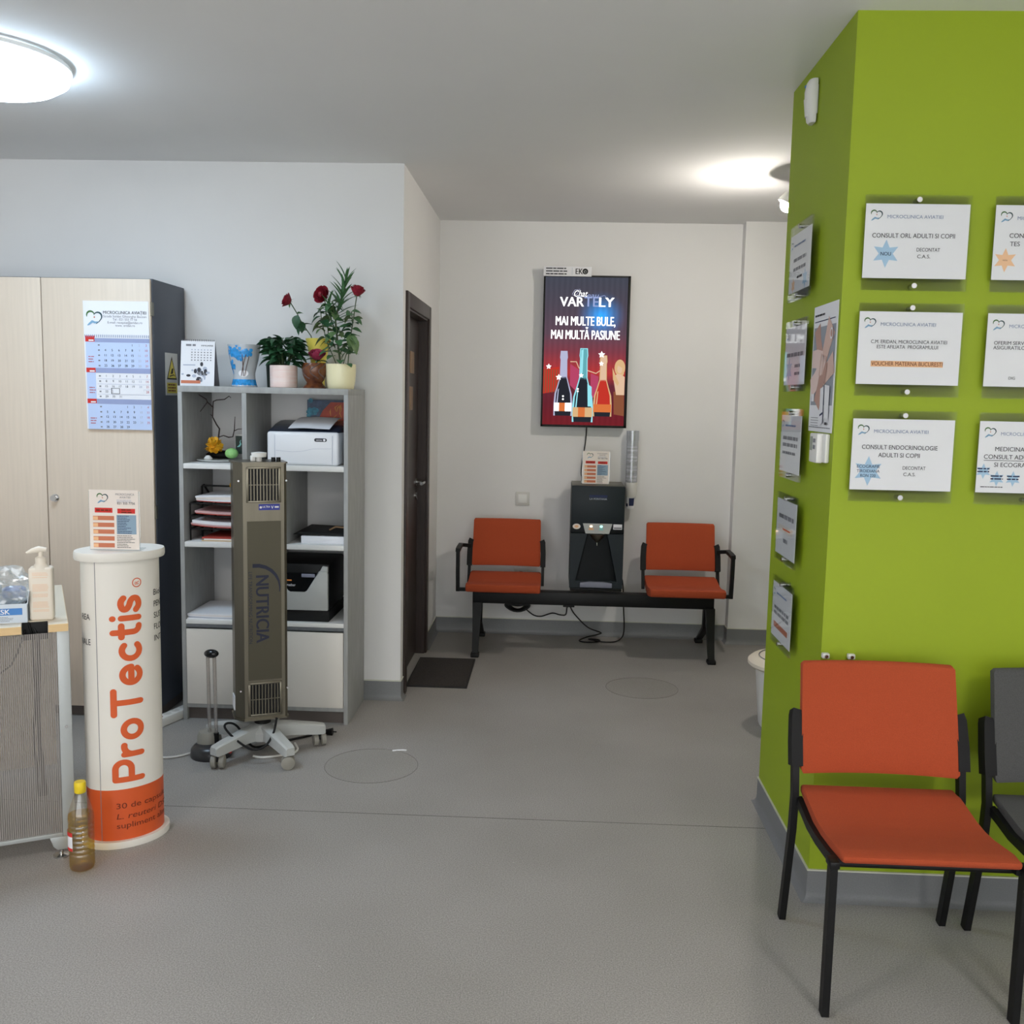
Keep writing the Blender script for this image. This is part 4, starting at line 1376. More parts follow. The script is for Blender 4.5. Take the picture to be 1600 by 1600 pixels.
for a, b_, c_, d_ in ((325, 420, 1014, 1019), (325, 420, 1072, 1077), (325, 331, 1014, 1077), (414, 420, 1014, 1077)):
    p.rect(cx_(a), cx_(b_), cz_(d_), cz_(c_), 'ink', 3)
objs = p.done('print')
for o in objs:
    for v in o.data.vertices:
        v.co.y += -.003 - .009 * (1 - v.co.z / CHh)
        v.co.x += .010 * (1 - v.co.z / CHh)

ws = thing('warning_sign', 'narrow warning sign with a yellow triangle on the dark cabinet side', 'sign', (CBX, 4.685, 1.532), math.pi / 2)
M().box(-.075, .075, -.0025, 0, 0, .20, .001).obj('plate', 'sign_grey', ws)
p = Print(ws, -.0025)
p.poly([(-.062, .075), (.062, .075), (0, .185)], 'ink_black', 0)
p.poly([(-.050, .082), (.050, .082), (0, .170)], 'sign_yellow', 1)
p.poly([(-.018, .10), (.012, .104), (.018, .13), (-.002, .126), (-.012, .112)], 'ink_black', 2)
p.stroke([(-.03, .09), (.02, .098), (.034, .092)], .005, 'ink_black', 2)
p.rect(-.062, .062, .010, .06, 'sign_yellow', 0)
p.lines(-.05, .05, .05, 3, .014, 'ink_brown', .006, 2, .4)
p.done()

# ------------------------------------------------------------------ bookcase
SX0, SX1, SF, SB, SZ = -1.727, -.938, 4.475, 4.872, 1.578
bc = thing('bookcase', 'grey concrete-look open bookcase with white shelves and two white doors', 'bookcase', (-1.33, 4.67, 0))
t_ = .02
M().box(SX0, SX1, SF, SB, SZ - .028, SZ, .001).obj('top_board', 'concrete_board', bc, True)
M().box(SX0, SX0 + t_, SF, SB, 0, SZ - .028, .001).obj('side_panel', 'concrete_board', bc, True)
M().box(SX1 - t_, SX1, SF, SB, 0, SZ - .028, .001).obj('side_panel', 'concrete_board', bc, True)
xi0, xi1 = SX0 + t_, SX1 - t_
for z in (1.198, .832):
    M().box(xi0, xi1, SF + .002, SB, z, z + .024, .001).obj('shelf', 'shelf_white', bc, True)
M().box(xi0, xi1, SF + .002, SB, .466, .486, .001).obj('shelf', 'shelf_white', bc, True)
M().box(xi0, xi1, SF + .004, SB, .448, .466, .001).obj('rail', 'concrete_dark', bc, True)
for x0, x1, z0, z1 in ((-1.430, -1.408, 1.222, SZ - .028), (-1.246, -1.226, .856, 1.198), (-1.345, -1.325, .486, .832), (-1.345, -1.325, .085, .448)):
    M().box(x0, x1, SF + .001, SB, z0, z1, .001).obj('divider', 'concrete_board', bc, True)
M().box(xi0, xi1, SF + .004, SB, .060, .080, .001).obj('bottom_board', 'concrete_board', bc, True)
M().box(xi0, xi1, SF + .025, SF + .043, 0, .060).obj('plinth', 'cabinet_plinth', bc, True)
M().box(xi0, xi1, SB - .03, SB - .02, .08, .448).obj('rear_panel', 'concrete_dark', bc, True)
for x0, x1 in ((xi0 + .002, -1.337), (-1.333, xi1 - .002)):
    M().box(x0, x1, SF - .002, SF + .016, .080, .442, .0015).obj('door', 'door_white', bc, True)

# --- things on top of the bookcase
ZT = SZ
dc = thing('desk_calendar', 'folding desk calendar showing January on top of the bookcase', 'calendar', (-1.672, 4.60, ZT), .10)
sh = M()
sh.prism([(-.035, 0), (-.033, 0), (.001, .21), (-.001, .21)], 'x', -.078, .078)
sh.obj('front_sheet', 'paper', dc, smooth=0)
M().prism([(.075, 0), (.077, 0), (.002, .21), (0, .21)], 'x', -.078, .078).obj('rear_sheet', 'ink_grey', dc, smooth=0)
M().prism([(-.035, 0), (.077, 0), (.077, .002), (-.035, .002)], 'x', -.078, .078).obj('base_sheet', 'paper', dc, smooth=0)
sr = M()
for i in range(18):
    sr.tube([(-.072 + i * .0085, .004 * math.cos(a), .212 + .005 * math.sin(a)) for a in [2 * math.pi * q / 8 for q in range(8)]], .0009, 4, closed=True)
sr.obj('wire_binding', 'ink_grey', dc)
p = Print(dc, 0)
p.text('IANUARIE', .07, .185, .007, 'ink', 'R', w=.055, bold=.01)
p.lines(-.055, -.010, .190, 1, .01, 'ink_grey', .009, 1, .05)
for r_ in range(5):
    for c_ in range(7):
        p.rect(-.030 + c_ * .0145, -.024 + c_ * .0145, .166 - r_ * .012, .171 - r_ * .012, 'ink_faint' if r_ == 0 else 'ink_grey', 1)
random.seed(3)
for i in range(26):
    p.disc(random.gauss(.012, .022), random.gauss(.056, .014), random.uniform(.004, .011), random.uniform(.004, .012), random.choice(('ink_grey', 'ink', 'ink_faint')), i % 3, 7)
p.rect(-.074, .015, .012, .026, 'ink_salmon', 1)
p.rect(-.066, -.010, .095, .100, 'ink_faint', 1)
for o in p.done('print'):
    for v in o.data.vertices:
        v.co.y += -.0352 + .034 * v.co.z / .21

vb = thing('painted_vase', 'waisted grey glass vase painted with blue trees on top of the bookcase', 'vase', (-1.455, 4.60, ZT))
prof = [(0, 0), (.058, 0), (.060, .004), (.054, .02), (.050, .045), (.050, .065), (.056, .09), (.066, .13), (.072, .165), (.075, .196), (.073, .196), (.070, .165), (.064, .13), (.05, .09), (.03, .08), (0, .08)]
M().lathe(prof, 36).obj('glass', 'vase_glass_grey', vb)
def vase_r(z):
    pts = [(0, .059), (.02, .054), (.045, .050), (.065, .050), (.09, .056), (.13, .066), (.165, .072), (.196, .075)]
    for (a, ra), (b_, rb) in zip(pts, pts[1:]):
        if a <= z <= b_:
            return ra + (rb - ra) * (z - a) / (b_ - a)
    return pts[-1][1]
def vase_patch(parent, name, m_, blobs, n=14):
    g = M()
    for a, z, ra, rz_ in blobs:
        ps = []
        for i in range(n):
            q = 2 * math.pi * i / n
            zz = min(.19, max(.002, z + rz_ * math.sin(q) * (1 + .15 * math.sin(3 * q))))
            aa = a + ra * math.cos(q)
            r_ = vase_r(zz) + .0012
            ps.append((r_ * math.cos(aa), r_ * math.sin(aa), zz))
        cc = (vase_r(z) + .0022)
        ctr = g.bm.verts.new((cc * math.cos(a), cc * math.sin(a), z))
        vs = g.ring(ps)
        for i in range(n):
            g.bm.faces.new((vs[i], vs[(i + 1) % n], ctr))
    g.obj(name, m_, parent)
blobs = []
for i in range(46):
    a = random.choice((-2.05, -1.15)) + random.gauss(0, .22)
    blobs.append((a, random.gauss(.155, .012), .12, .009))
for i in range(30):
    blobs.append((random.choice((-2.1, -1.2, -1.5)) + random.gauss(0, .25), random.gauss(.158, .014), .09, .008))
for i in range(26):
    blobs.append((-2.4 + random.gauss(0, .15), random.gauss(.10, .014), .10, .009))
vase_patch(vb, 'painted_leaves', 'vase_blue', blobs)
vase_patch(vb, 'painted_ground', 'vase_blue', [(-1.57 + k * .35, .020, .30, .018) for k in range(-4, 5)])
vase_patch(vb, 'painted_house', 'paper', [(-1.35, .062, .45, .016)])
tr = M()
for a0, a1, z0, z1 in ((-1.55, -1.15, .05, .15), (-1.35, -1.4, .05, .15), (-1.25, -.95, .05, .14)):
    tr.tube([((vase_r(z0 + (z1 - z0) * f) + .002) * math.cos(a0 + (a1 - a0) * f), (vase_r(z0 + (z1 - z0) * f) + .002) * math.sin(a0 + (a1 - a0) * f), z0 + (z1 - z0) * f) for f in [i / 8 for i in range(9)]], .0016, 5)
tr.obj('painted_trunks', 'vase_brown', vb)

db = thing('flower_box', 'dark gift box with a red rose print behind the pink pot', 'box', (-1.335, 4.72, ZT))
M().lathe([(0, 0), (.045, 0), (.050, .11), (.048, .115), (0, .115)], 24, (0, 0, 0)).obj('box', 'dark_green_box', db)

# leaf meshes (shared data)
def leaf_mesh(name, L, W, fold, curl, m_, n=6, peak=.45):
    bm = bmesh.new()
    rows_ = []
    for i in range(n + 1):
        f = i / n
        if f < peak:
            w_ = math.sin(f / peak * math.pi / 2) ** .8
        else:
            w_ = math.cos((f - peak) / (1 - peak) * math.pi / 2) ** .8
        w_ = max(w_ * W / 2, .0002)
        y = L * f
        z = -curl * f * f * L
        rows_.append([bm.verts.new((-w_, y, z + fold * w_)), bm.verts.new((0, y, z)), bm.verts.new((w_, y, z + fold * w_))])
    for a, b_ in zip(rows_, rows_[1:]):
        for j in range(2):
            bm.faces.new((a[j], a[j + 1], b_[j + 1], b_[j]))
    me = bpy.data.meshes.new(name)
    bm.to_mesh(me)
    bm.free()
    me.materials.append(MATS[m_])
    me.polygons.foreach_set('use_smooth', [True] * len(me.polygons))
    return me

def aim(pos, d, roll=0.0, s=1.0):
    d = Vector(d).normalized()
    side = d.cross(Vector((0, 0, 1)))
    if side.length < 1e-3:
        side = Vector((1, 0, 0))
    side.normalize()
    up = side.cross(d)
    m3 = Matrix((side, d, up)).transposed()
    return Matrix.Translation(pos) @ m3.to_4x4() @ Matrix.Rotation(roll, 4, 'Y') @ Matrix.Scale(s, 4)

LEAF_JADE = leaf_mesh('leaf', .046, .036, .5, .5, 'leaf_dark')
LEAF_ROSE = leaf_mesh('leaf', .056, .040, .3, .4, 'leaf_mid')
LEAF_ROSED = leaf_mesh('leaf', .056, .040, .3, .5, 'leaf_dark')
LEAF_OLIVE = leaf_mesh('leaf', .060, .044, .3, .7, 'leaf_olive')
LEAF_LONG = leaf_mesh('leaf', .105, .017, .4, .25, 'leaf_mid', 7, .4)
SEPAL = leaf_mesh('sepal', .022, .007, .3, .5, 'leaf_mid', 4)

random.seed(11)
pp_ = thing('potted_plant', 'bushy dark green plant in a pink striped glazed pot', 'potted plant', (-1.274, 4.62, ZT))
M().lathe([(0, 0), (.060, 0), (.063, .003), (.064, .10), (.063, .104), (.058, .104), (.057, .09), (0, .09)], 36).obj('pot', 'pink_pot', pp_)
M().lathe([(0, .088), (.057, .088), (.0, .094)], 24, cap=False).obj('soil', 'twig', pp_)
st = M()
for i in range(9):
    a = i * 2.4
    st.tube([(.02 * math.cos(a), .02 * math.sin(a), .09), (.03 * math.cos(a), .03 * math.sin(a), .13), (.05 * math.cos(a), .045 * math.sin(a), .17)], .003, 5)
st.obj('stems', 'stem', pp_)
for i in range(190):
    a = random.uniform(0, 2 * math.pi)
    rr = math.sqrt(random.random())
    z = .108 + .115 * random.random() ** .8
    k = .55 + .45 * min(1, (z - .1) / .06)
    pos = (.078 * rr * k * math.cos(a), .06 * rr * k * math.sin(a), z)
    inst(LEAF_JADE, 'leaf', pp_, aim(pos, (math.cos(a) * (.3 + rr), math.sin(a) * (.3 + rr), random.uniform(-.1, 1.1)), random.uniform(-.7, .7), random.uniform(.7, 1.1)))
for a, z in ((-.2, .12), (.2, .10), (-2.9, .13), (.0, .145)):
    inst(LEAF_JADE, 'leaf', pp_, aim((.06 * math.cos(a), .05 * math.sin(a), z), (math.cos(a), math.sin(a) - .2, -.1), 0, 1.25))

bv = thing('goblet_vase', 'brown mottled glazed goblet vase holding a faded rose', 'vase', (-1.128, 4.62, ZT))
M().lathe([(0, 0), (.054, 0), (.055, .006), (.042, .018), (.036, .028), (.044, .04), (.054, .062), (.058, .085), (.057, .105), (.053, .118), (.050, .118), (.053, .10), (.05, .06), (0, .05)], 36).obj('vase', 'brown_vase', bv)
vine = M()
for a0 in (-1.2, -2.0, -.5):
    vine.tube([((.0565 if .05 < z < .11 else .051) * math.cos(a0 + .5 * math.sin(z * 60)), (.0565 if .05 < z < .11 else .051) * math.sin(a0 + .5 * math.sin(z * 60)), z) for z in [.045 + i * .008 for i in range(10)]], .003, 6)
vine.obj('relief_branch', 'vase_brown', bv)

cpot = thing('potted_oleander', 'green oleander shoot with long narrow leaves in a cream pot', 'potted plant', (-1.008, 4.64, ZT))
M().lathe([(0, 0), (.058, 0), (.062, .004), (.068, .04), (.071, .085), (.071, .116), (.066, .116), (.064, .10), (0, .10)], 36).obj('pot', 'cream_pot', cpot)
M().lathe([(0, .098), (.064, .098), (0, .104)], 24, cap=False).obj('soil', 'twig', cpot)
M().tube([(.0, .01, .10), (-.02, .02, .22), (-.03, .02, .32), (-.012, .02, .40), (.018, .02, .47)], [.005, .005, .0045, .004, .003], 7).obj('stem', 'stem', cpot)
M().tube([(-.02, .02, .25), (-.05, .02, .32), (-.062, .02, .40)], .003, 6).obj('stem', 'stem', cpot)
for i in range(34):
    f = i / 33
    z = .30 + .20 * f
    a = i * 2.4
    px = -.03 + .05 * f
    inst(LEAF_LONG, 'leaf', cpot, aim((px, .02, z), (math.cos(a) * (1.1 - .7 * f), .6 * math.sin(a) * (1.1 - .7 * f), .5 + 1.0 * f), random.uniform(-.4, .4), random.uniform(.75, 1.05)))
for i in range(12):
    a = i * 2.4
    f = i / 11
    inst(LEAF_LONG, 'leaf', cpot, aim((-.05 - .012 * f, .02, .33 + .07 * f), (math.cos(a) * .8, .5 * math.sin(a), .7 + f), 0, .7))
for a, z, s_ in ((-1.4, .12, .9), (-2.0, .14, 1.0), (-.7, .105, .9), (-2.6, .16, 1.1)):
    inst(LEAF_ROSE, 'leaf', cpot, aim((.045 * math.cos(a), -.045, z + .012), (math.cos(a), -.9, .05), 0, s_))

yv = thing('yellow_vase', 'yellow flared vase standing behind the brown goblet vase', 'vase', (-1.140, 4.745, ZT))
M().lathe([(0, 0), (.03, 0), (.031, .05), (.036, .13), (.052, .20), (.060, .238), (.056, .238), (.034, .13), (0, .12)], 28).obj('vase', 'yellow_pot', yv)

def bloom(m_name, parent, c, axis, r, name='bloom', tall=1.0):
    """layered rose head: rings of cupped petals round a bud"""
    q = Vector(axis).normalized().to_track_quat('Z', 'Y').to_matrix().to_4x4()
    g = M()
    for ring_, (n, tilt, rad, hgt) in enumerate(((3, .10, .32, .9), (4, .22, .55, .95), (5, .36, .78, .9), (6, .60, 1.0, .75))):
        for k in range(n):
            a0 = 2 * math.pi * k / n + ring_ * .7
            span = 2 * math.pi / n * .72
            rows_ = []
            for i in range(5):
                f = i / 4
                rr_ = r * rad * (.35 + .65 * math.sin(min(1, f * 1.15) * math.pi / 2)) * (1 + tilt * .35 * f ** 3)
                zz = r * tall * (f * hgt * 1.5 - .75) + (-.12 * r * f ** 4 * tilt * 2)
                wd_ = span * (1 - .35 * abs(f - .55) - (.35 if f == 1 else 0))
                rows_.append(g.ring([(rr_ * math.cos(a0 + wd_ * (j / 4 - .5) * 2), rr_ * math.sin(a0 + wd_ * (j / 4 - .5) * 2), zz) for j in range(5)]))
            g.skin(rows_, False, False)
    g.ball((0, 0, 0), r * .5, 1, 1, 1.2, 2)
    bmesh.ops.transform(g.bm, matrix=Matrix.Translation(c) @ q, verts=g.bm.verts)
    return g.obj(name, m_name, parent, smooth=60)

def rose(label, base, path, r, axis, m_, leaves, cat='flower', tall=1.0):
    t = thing('rose', label, cat, base, 0, 'roses on top of the bookcase')
    M().tube(path, .0026, 6).obj('stem', 'stem', t)
    c = Vector(path[-1]) + Vector(axis).normalized() * r * .55
    b_ = bloom(m_, t, c, axis, r, 'bloom', tall)
    for k in range(5):
        a = 2 * math.pi * k / 5
        d = Vector(axis).normalized()
        s1 = d.orthogonal().normalized()
        s2 = d.cross(s1)
        inst(SEPAL, 'sepal', t, aim(Vector(path[-1]), s1 * math.cos(a) + s2 * math.sin(a) - d * .1, 0, 1.2))
    for f, d, s_, me in leaves:
        k = f * (len(path) - 1)
        i = min(int(k), len(path) - 2)
        pos = Vector(path[i]).lerp(Vector(path[i + 1]), k - i)
        inst(me, 'leaf', t, aim(pos, d, random.uniform(-.5, .5), s_))
    return t
YV = (-1.150, 4.745, ZT)
# coordinates relative to each rose's base
rose('drooping red rose leaning out of the yellow vase over the pink pot', (-1.150, 4.735, ZT + .15), [(0, 0, 0), (-.02, -.01, .10), (-.06, -.03, .16), (-.078, -.04, .20), (-.11, -.05, .255)], .031, (-.75, -.3, .35), 'rose',
     [(.5, (-.5, -.3, -.8), 1.0, LEAF_ROSED), (.55, (.4, -.4, -.9), .95, LEAF_ROSED), (.72, (-.2, -.4, -.9), 1.1, LEAF_ROSED), (.75, (.7, -.2, .3), .6, LEAF_ROSE), (.35, (-.8, -.2, .1), .8, LEAF_ROSE), (.45, (.7, -.1, .4), .8, LEAF_ROSED)], tall=.9)
rose('upright full red rose in the middle of the bookcase flowers', (-1.142, 4.745, ZT + .15), [(0, 0, 0), (.06, -.02, .06), (.055, -.03, .14), (.045, -.03, .22), (.040, -.03, .285)], .037, (-.35, -.75, .25), 'rose',
     [(.5, (-.9, -.3, .2), 1.1, LEAF_ROSE), (.45, (.7, -.4, .2), 1.0, LEAF_ROSE), (.6, (-.9, -.3, .1), 1.0, LEAF_ROSED), (.7, (.8, -.3, -.3), .8, LEAF_OLIVE), (.3, (-.8, -.3, -.2), 1.0, LEAF_ROSED), (.35, (.8, -.4, 0), 1.0, LEAF_ROSE), (.8, (-.8, -.2, -.25), .95, LEAF_ROSED), (.2, (-.5, -.6, -.2), 1.0, LEAF_ROSE)])
rose('half-open red rose on a tall stem rising from the cream pot', (-.972, 4.625, ZT + .10), [(0, 0, 0), (.01, -.005, .12), (.028, -.01, .22), (.045, -.01, .34)], .030, (.25, -.2, .9), 'rose',
     [(.2, (.6, -.6, .2), 1.0, LEAF_ROSE), (.3, (-.8, -.5, .1), 1.1, LEAF_ROSED), (.4, (.7, -.5, -.6), 1.2, LEAF_OLIVE), (.45, (.3, -.6, -.8), 1.2, LEAF_OLIVE), (.5, (-.8, -.4, .2), 1.1, LEAF_ROSED), (.55, (-.9, -.3, .3), 1.1, LEAF_ROSE), (.6, (-.7, -.4, -.1), 1.0, LEAF_ROSED), (.42, (.8, -.3, .3), .9, LEAF_ROSE), (.3, (-.9, -.2, -.3), 1.0, LEAF_OLIVE)], tall=1.15)
rose('faded pink-red rose resting in the brown goblet vase', (-1.118, 4.618, ZT + .055), [(0, 0, 0), (.0, 0, .04), (.004, -.004, .085)], .034, (.1, -.45, .9), 'rose_pale',
     [(.8, (.9, -.4, .6), .9, LEAF_OLIVE), (.9, (-.8, -.4, .5), .9, LEAF_OLIVE)], tall=1.0)
sprig = thing('rose_foliage', 'leafy green rose sprigs standing between the goblet vase and the cream pot', 'foliage', (-1.050, 4.68, ZT + .10))
for path in ([(0.03, -.05, 0), (-.02, -.06, .12), (-.05, -.03, .21), (-.06, -.02, .28)], [(.04, -.05, 0), (.03, -.06, .14), (.015, -.05, .24), (.0, -.03, .31)], [(.05, -.05, 0), (.085, -.06, .10), (.10, -.05, .20), (.095, -.05, .26)]):
    M().tube(path, .0022, 6).obj('stem', 'stem', sprig)
    for i in range(17):
        f = .2 + .8 * i / 16
        k = f * 3
        j = min(int(k), 2)
        pos = Vector(path[j]).lerp(Vector(path[j + 1]), k - j)
        a = i * 2.4 + random.uniform(-.4, .4)
        inst(random.choice((LEAF_ROSE, LEAF_ROSED, LEAF_ROSE, LEAF_OLIVE)), 'leaf', sprig, aim(pos, (math.cos(a), .6 * math.sin(a) - .2, random.uniform(-.4, .5)), random.uniform(-.6, .6), random.uniform(.75, 1.1)))

# --- inside the bookcase
fa = thing('flower_arrangement', 'bare twig arrangement with a yellow flower and a green ball in the bookcase', 'ornament', (-1.60, 4.66, 1.222))
M().lathe([(0, 0), (.09, 0), (.10, .006), (.10, .010), (0, .008)], 32, ex=1.05, ey=1.0).obj('tray', 'grey_plastic', fa)
M().ball((-.01, .07, .028), .05, 1.6, .6, .45, 2, .06).obj('dark_base', 'black', fa)
def W_(px, pz):
    return (px, 0, pz)
tw = M()
tw.tube([(-.02, .02, .07), (-.010, .02, .11), (-.004, .02, .155), (-.02, .025, .175), (-.040, .03, .21), (-.038, .03, .26), (-.036, .03, .285), (-.02, .03, .292), (.02, .028, .296), (.042, .028, .312), (.05, .028, .304)], [.004, .0036, .0036, .0034, .003, .003, .0028, .0026, .0024, .002, .0018], 7)
tw.tube([(-.036, .03, .255), (-.065, .03, .282), (-.07, .03, .295), (-.105, .032, .315), (-.122, .032, .322)], [.003, .0028, .0026, .0022, .0016], 6)
tw.tube([(-.066, .03, .280), (-.085, .03, .255), (-.10, .03, .235)], [.0022, .002, .0014], 6)
tw.tube([(-.040, .03, .215), (-.052, .03, .222)], [.002, .0014], 5)
tw.tube([(-.008, .02, .115), (.015, .02, .123), (.04, .02, .115), (.06, .02, .118), (.068, .02, .15), (.072, .02, .215)], [.0024, .0024, .003, .0028, .0024, .0014], 6)
tw.tube([(.066, .02, .145), (.085, .02, .155), (.105, .02, .157)], [.002, .0018, .0014], 6)
tw.obj('twig', 'twig', fa)
yf = M().ball((-.020, -.01, .072), .026, sub=2).obj('yellow_flower', 'yellow_flower', fa)
PETAL = leaf_mesh('petal', .030, .026, .5, -.5, 'yellow_flower', 4, .6)
for i in range(70):
    zc = 1 - 2 * (i + .5) / 70
    a = i * 2.4
    rr_ = math.sqrt(1 - zc * zc)
    d = Vector((rr_ * math.cos(a), rr_ * math.sin(a), zc * .85))
    inst(PETAL, 'petal', yf, aim(Vector((-.020, -.01, .072)) + d * .016, d + Vector((random.uniform(-.4, .4), random.uniform(-.4, .4), random.uniform(-.2, .5))), random.uniform(-1, 1), random.uniform(.8, 1.1)))
M().ball((.062, -.005, .040), .030, 1.05, 1, .85, 3, .02).obj('green_ball', 'apple_green', fa)
M().lathe([(.0, 0), (.016, .0), (.02, .008), (.012, .018), (.006, .022), (0, .022)], 16, (-.035, -.055, .009)).obj('tealight', 'white_plastic', fa)
sm_ = thing('picture_card', 'small dark green card with a white swan shape beside the green ball', 'card', (-1.523, 4.72, 1.268))
M().box(-.019, .019, 0, .006, 0, .082, .001).obj('frame', 'white_plastic', sm_)
M().box(-.016, .018, -.002, .002, -.012, .075).obj('card', 'dark_green_box', sm_)
p = Print(sm_, -.002)
p.stroke([(-.008, .022), (.002, .026), (.009, .036), (.006, .046), (.010, .056)], [.003, .008, .007, .004, .002], 'teal', 0)
p.done()

xp = thing('laser_printer', 'white printer with a dark navy top and paper in the bookcase upper right bay', 'printer', (-1.160, 4.66, 1.222))
body = M()
body.prism([(-.168, 0), (.168, 0), (.168, .155), (-.168, .155)], 'y', -.14, .16, .012)
body.obj('body', 'printer_white', xp, smooth=50)
tp = M()
tp.prism([(-.136, .146), (-.120, .158), (.0, .185), (.10, .200), (.155, .202), (.155, .148)], 'x', -.167, .164, .006)
tp.obj('top_cover', 'printer_navy', xp)
M().box(-.128, .138, -.1425, -.135, .01, .138, .002).obj('front_flap', 'printer_white', xp)
p = Print(xp, -.1427)
for x in (-.130, .140):
    p.rect(x - .0008, x + .0008, .006, .14, 'ink_faint', 0)
p.stroke([(-.125, .068), (-.05, .062), (.0, .066), (.05, .078), (.135, .080)], .0012, 'ink_faint', 0)
p.disc(.063, .119, .008, .008, 'ink', 0)
p.disc(.106, .119, .008, .008, 'ink', 0)
p.rect(.063, .106, .111, .127, 'ink', 0)
p.text('xerox', .064, .1155, .0075, 'paper', 'L', w=.028, bold=.01)
p.disc(.102, .119, .0055, .0055, 'paper', 1)
p.done()
sheet = M()
rings = []
for i in range(9):
    f = i / 8
    y = -.115 + .21 * f
    z = .166 + .016 * math.sin(f * 2.2) + .036 * f
    rings.append(sheet.ring([(-.075 + .012 * f, y, z), (.0 + .012 * f, y, z + .003), (.120 + .012 * f, y, z - .001)]))
sheet.skin(rings, False, False)
tag(sheet.obj('paper_sheet', 'paper'), 'curled printed sheet lying on the white printer', 'paper')
bpy.data.objects['paper_sheet'].location = (-1.160, 4.66, 1.225)

pa = thing('painting', 'small abstract canvas in orange red and blue behind the white printer', 'painting', (-1.08, 4.835, 1.222))
M().box(-.137, .137, 0, .02, 0, .302).obj('canvas', 'painting_blue', pa, smooth=0)
p = Print(pa, 0)
p.poly([(-.137, 0), (.137, 0), (.137, .292), (-.02, .292), (-.06, .25), (-.085, .20), (-.11, .14), (-.125, .08), (-.137, .05)], 'painting_red', 0)
random.seed(5)
for i in range(14):
    p.disc(-.115 + random.gauss(0, .012), .25 + random.gauss(0, .022), .012, .012, 'painting_teal', 1, 7)
for i in range(16):
    x, z = .04 + random.uniform(-.06, .09), .19 + random.uniform(-.02, .06)
    p.stroke([(x, z), (x + random.uniform(-.01, .01), z + .02), (x + random.uniform(-.01, .02), z + .035)], [.002, .006, .001], 'painting_gold', 1)
p.done('paint')

lt = thing('letter_tray', 'black wire letter tray of stacked papers in the bookcase left bay', 'letter tray', (-1.475, 4.66, .856))
wire = M()
x0, x1, y0, y1 = -.222, .205, -.13, .16
for z in (.055, .115, .175):
    wire.tube([(x0, y0, z), (x1, y0, z), (x1, y1, z), (x0, y1, z)], .004, 6, closed=True)
    for k in range(6):
        xx = x0 + (x1 - x0) * (k + .5) / 6
        wire.tube([(xx, y0, z), (xx, y1, z)], .002, 5)
wire.tube([(x0 + .01, .0, 0), (x0 + .01, .0, .245)], .005, 6).tube([(x0 + .03, .10, .17), (x0 + .012, .02, .250)], .005, 6)
wire.tube([(x0 + .01, .0, .247), (x1 - .01, .0, .247)], .0045, 6).tube([(x1 - .01, .0, 0), (x1 - .01, .0, .245)], .005, 6)
for xx in (x0, x1):
    for yy in (y0, y1):
        wire.tube([(xx, yy, 0), (xx, yy, .175)], .004, 6)
wire.obj('wire_frame', 'black', lt)
M().box(-.075, -.045, -.006, .004, .243, .262, .002).obj('yellow_clip', 'yellow_flower', lt)
random.seed(21)
def papers(label, loc, layers, wid, dep, grp='papers in the letter tray'):
    t = thing('paper_stack', label, 'paper', loc, random.uniform(-.03, .03), grp)
    z = 0
    for m_, th_, bow in layers:
        g = M()
        rings = []
        dx = random.uniform(-.008, .008)
        for i in range(9):
            f = i / 8
            zz = z + bow * (2 * f - 1) ** 2
            x = -wid / 2 + wid * f + dx
            rings.append(g.ring([(x, -dep / 2, zz), (x, dep / 2, zz), (x, dep / 2, zz + th_), (x, -dep / 2, zz + th_)]))
        g.skin(rings)
        g.obj('sheets', m_, t, smooth=0)
        z += th_ + .0005
    return t
papers('stack of white papers on the top level of the letter tray', (-1.470, 4.655, .856 + .180), [('paper_red', .004, .006), ('paper', .010, .004), ('paper_warm', .012, -.004), ('paper', .008, -.006)], .39, .26)
papers('thin folder of pinkish papers on the middle level of the letter tray', (-1.475, 4.655, .856 + .120), [('paper_red', .004, .008), ('paper_pink', .010, .008)], .40, .26)
papers('curved stack of white and red papers on the lowest level of the letter tray', (-1.480, 4.655, .856 + .060), [('paper_red', .004, .012), ('paper_pink', .008, .012), ('paper', .014, .010)], .41, .26)
papers('flat cardboard folder lying under the letter tray', (-1.44, 4.64, .856), [('cardboard', .006, 0), ('paper_warm', .006, 0), ('paper_red', .006, 0)], .38, .27)
papers('loose pile of white papers on the bookcase shelf above the left door', (-1.545, 4.64, .486), [('paper', .005, .0), ('ink_faint', .003, .001), ('paper', .006, .003), ('paper_warm', .003, .002), ('paper', .008, -.002)], .32, .30, 'papers on the bookcase shelves')

rm = thing('paper_ream', 'ream of white paper under a black folder on the bookcase right shelf', 'paper', (-1.062, 4.66, .856))
M().box(-.108, .104, -.135, .16, 0, .034, .001).obj('paper', 'paper', rm)
M().prism([(-.150, .040), (.104, .038), (.104, .044), (-.13, .052)], 'y', -.125, .16, .001).obj('folder', 'black_soft', rm)
M().tube([(.0, -.02, .05), (.03, -.02, .066), (.09, -.02, .062)], .005, 6).obj('binder_clip', 'bronze_plate', rm)

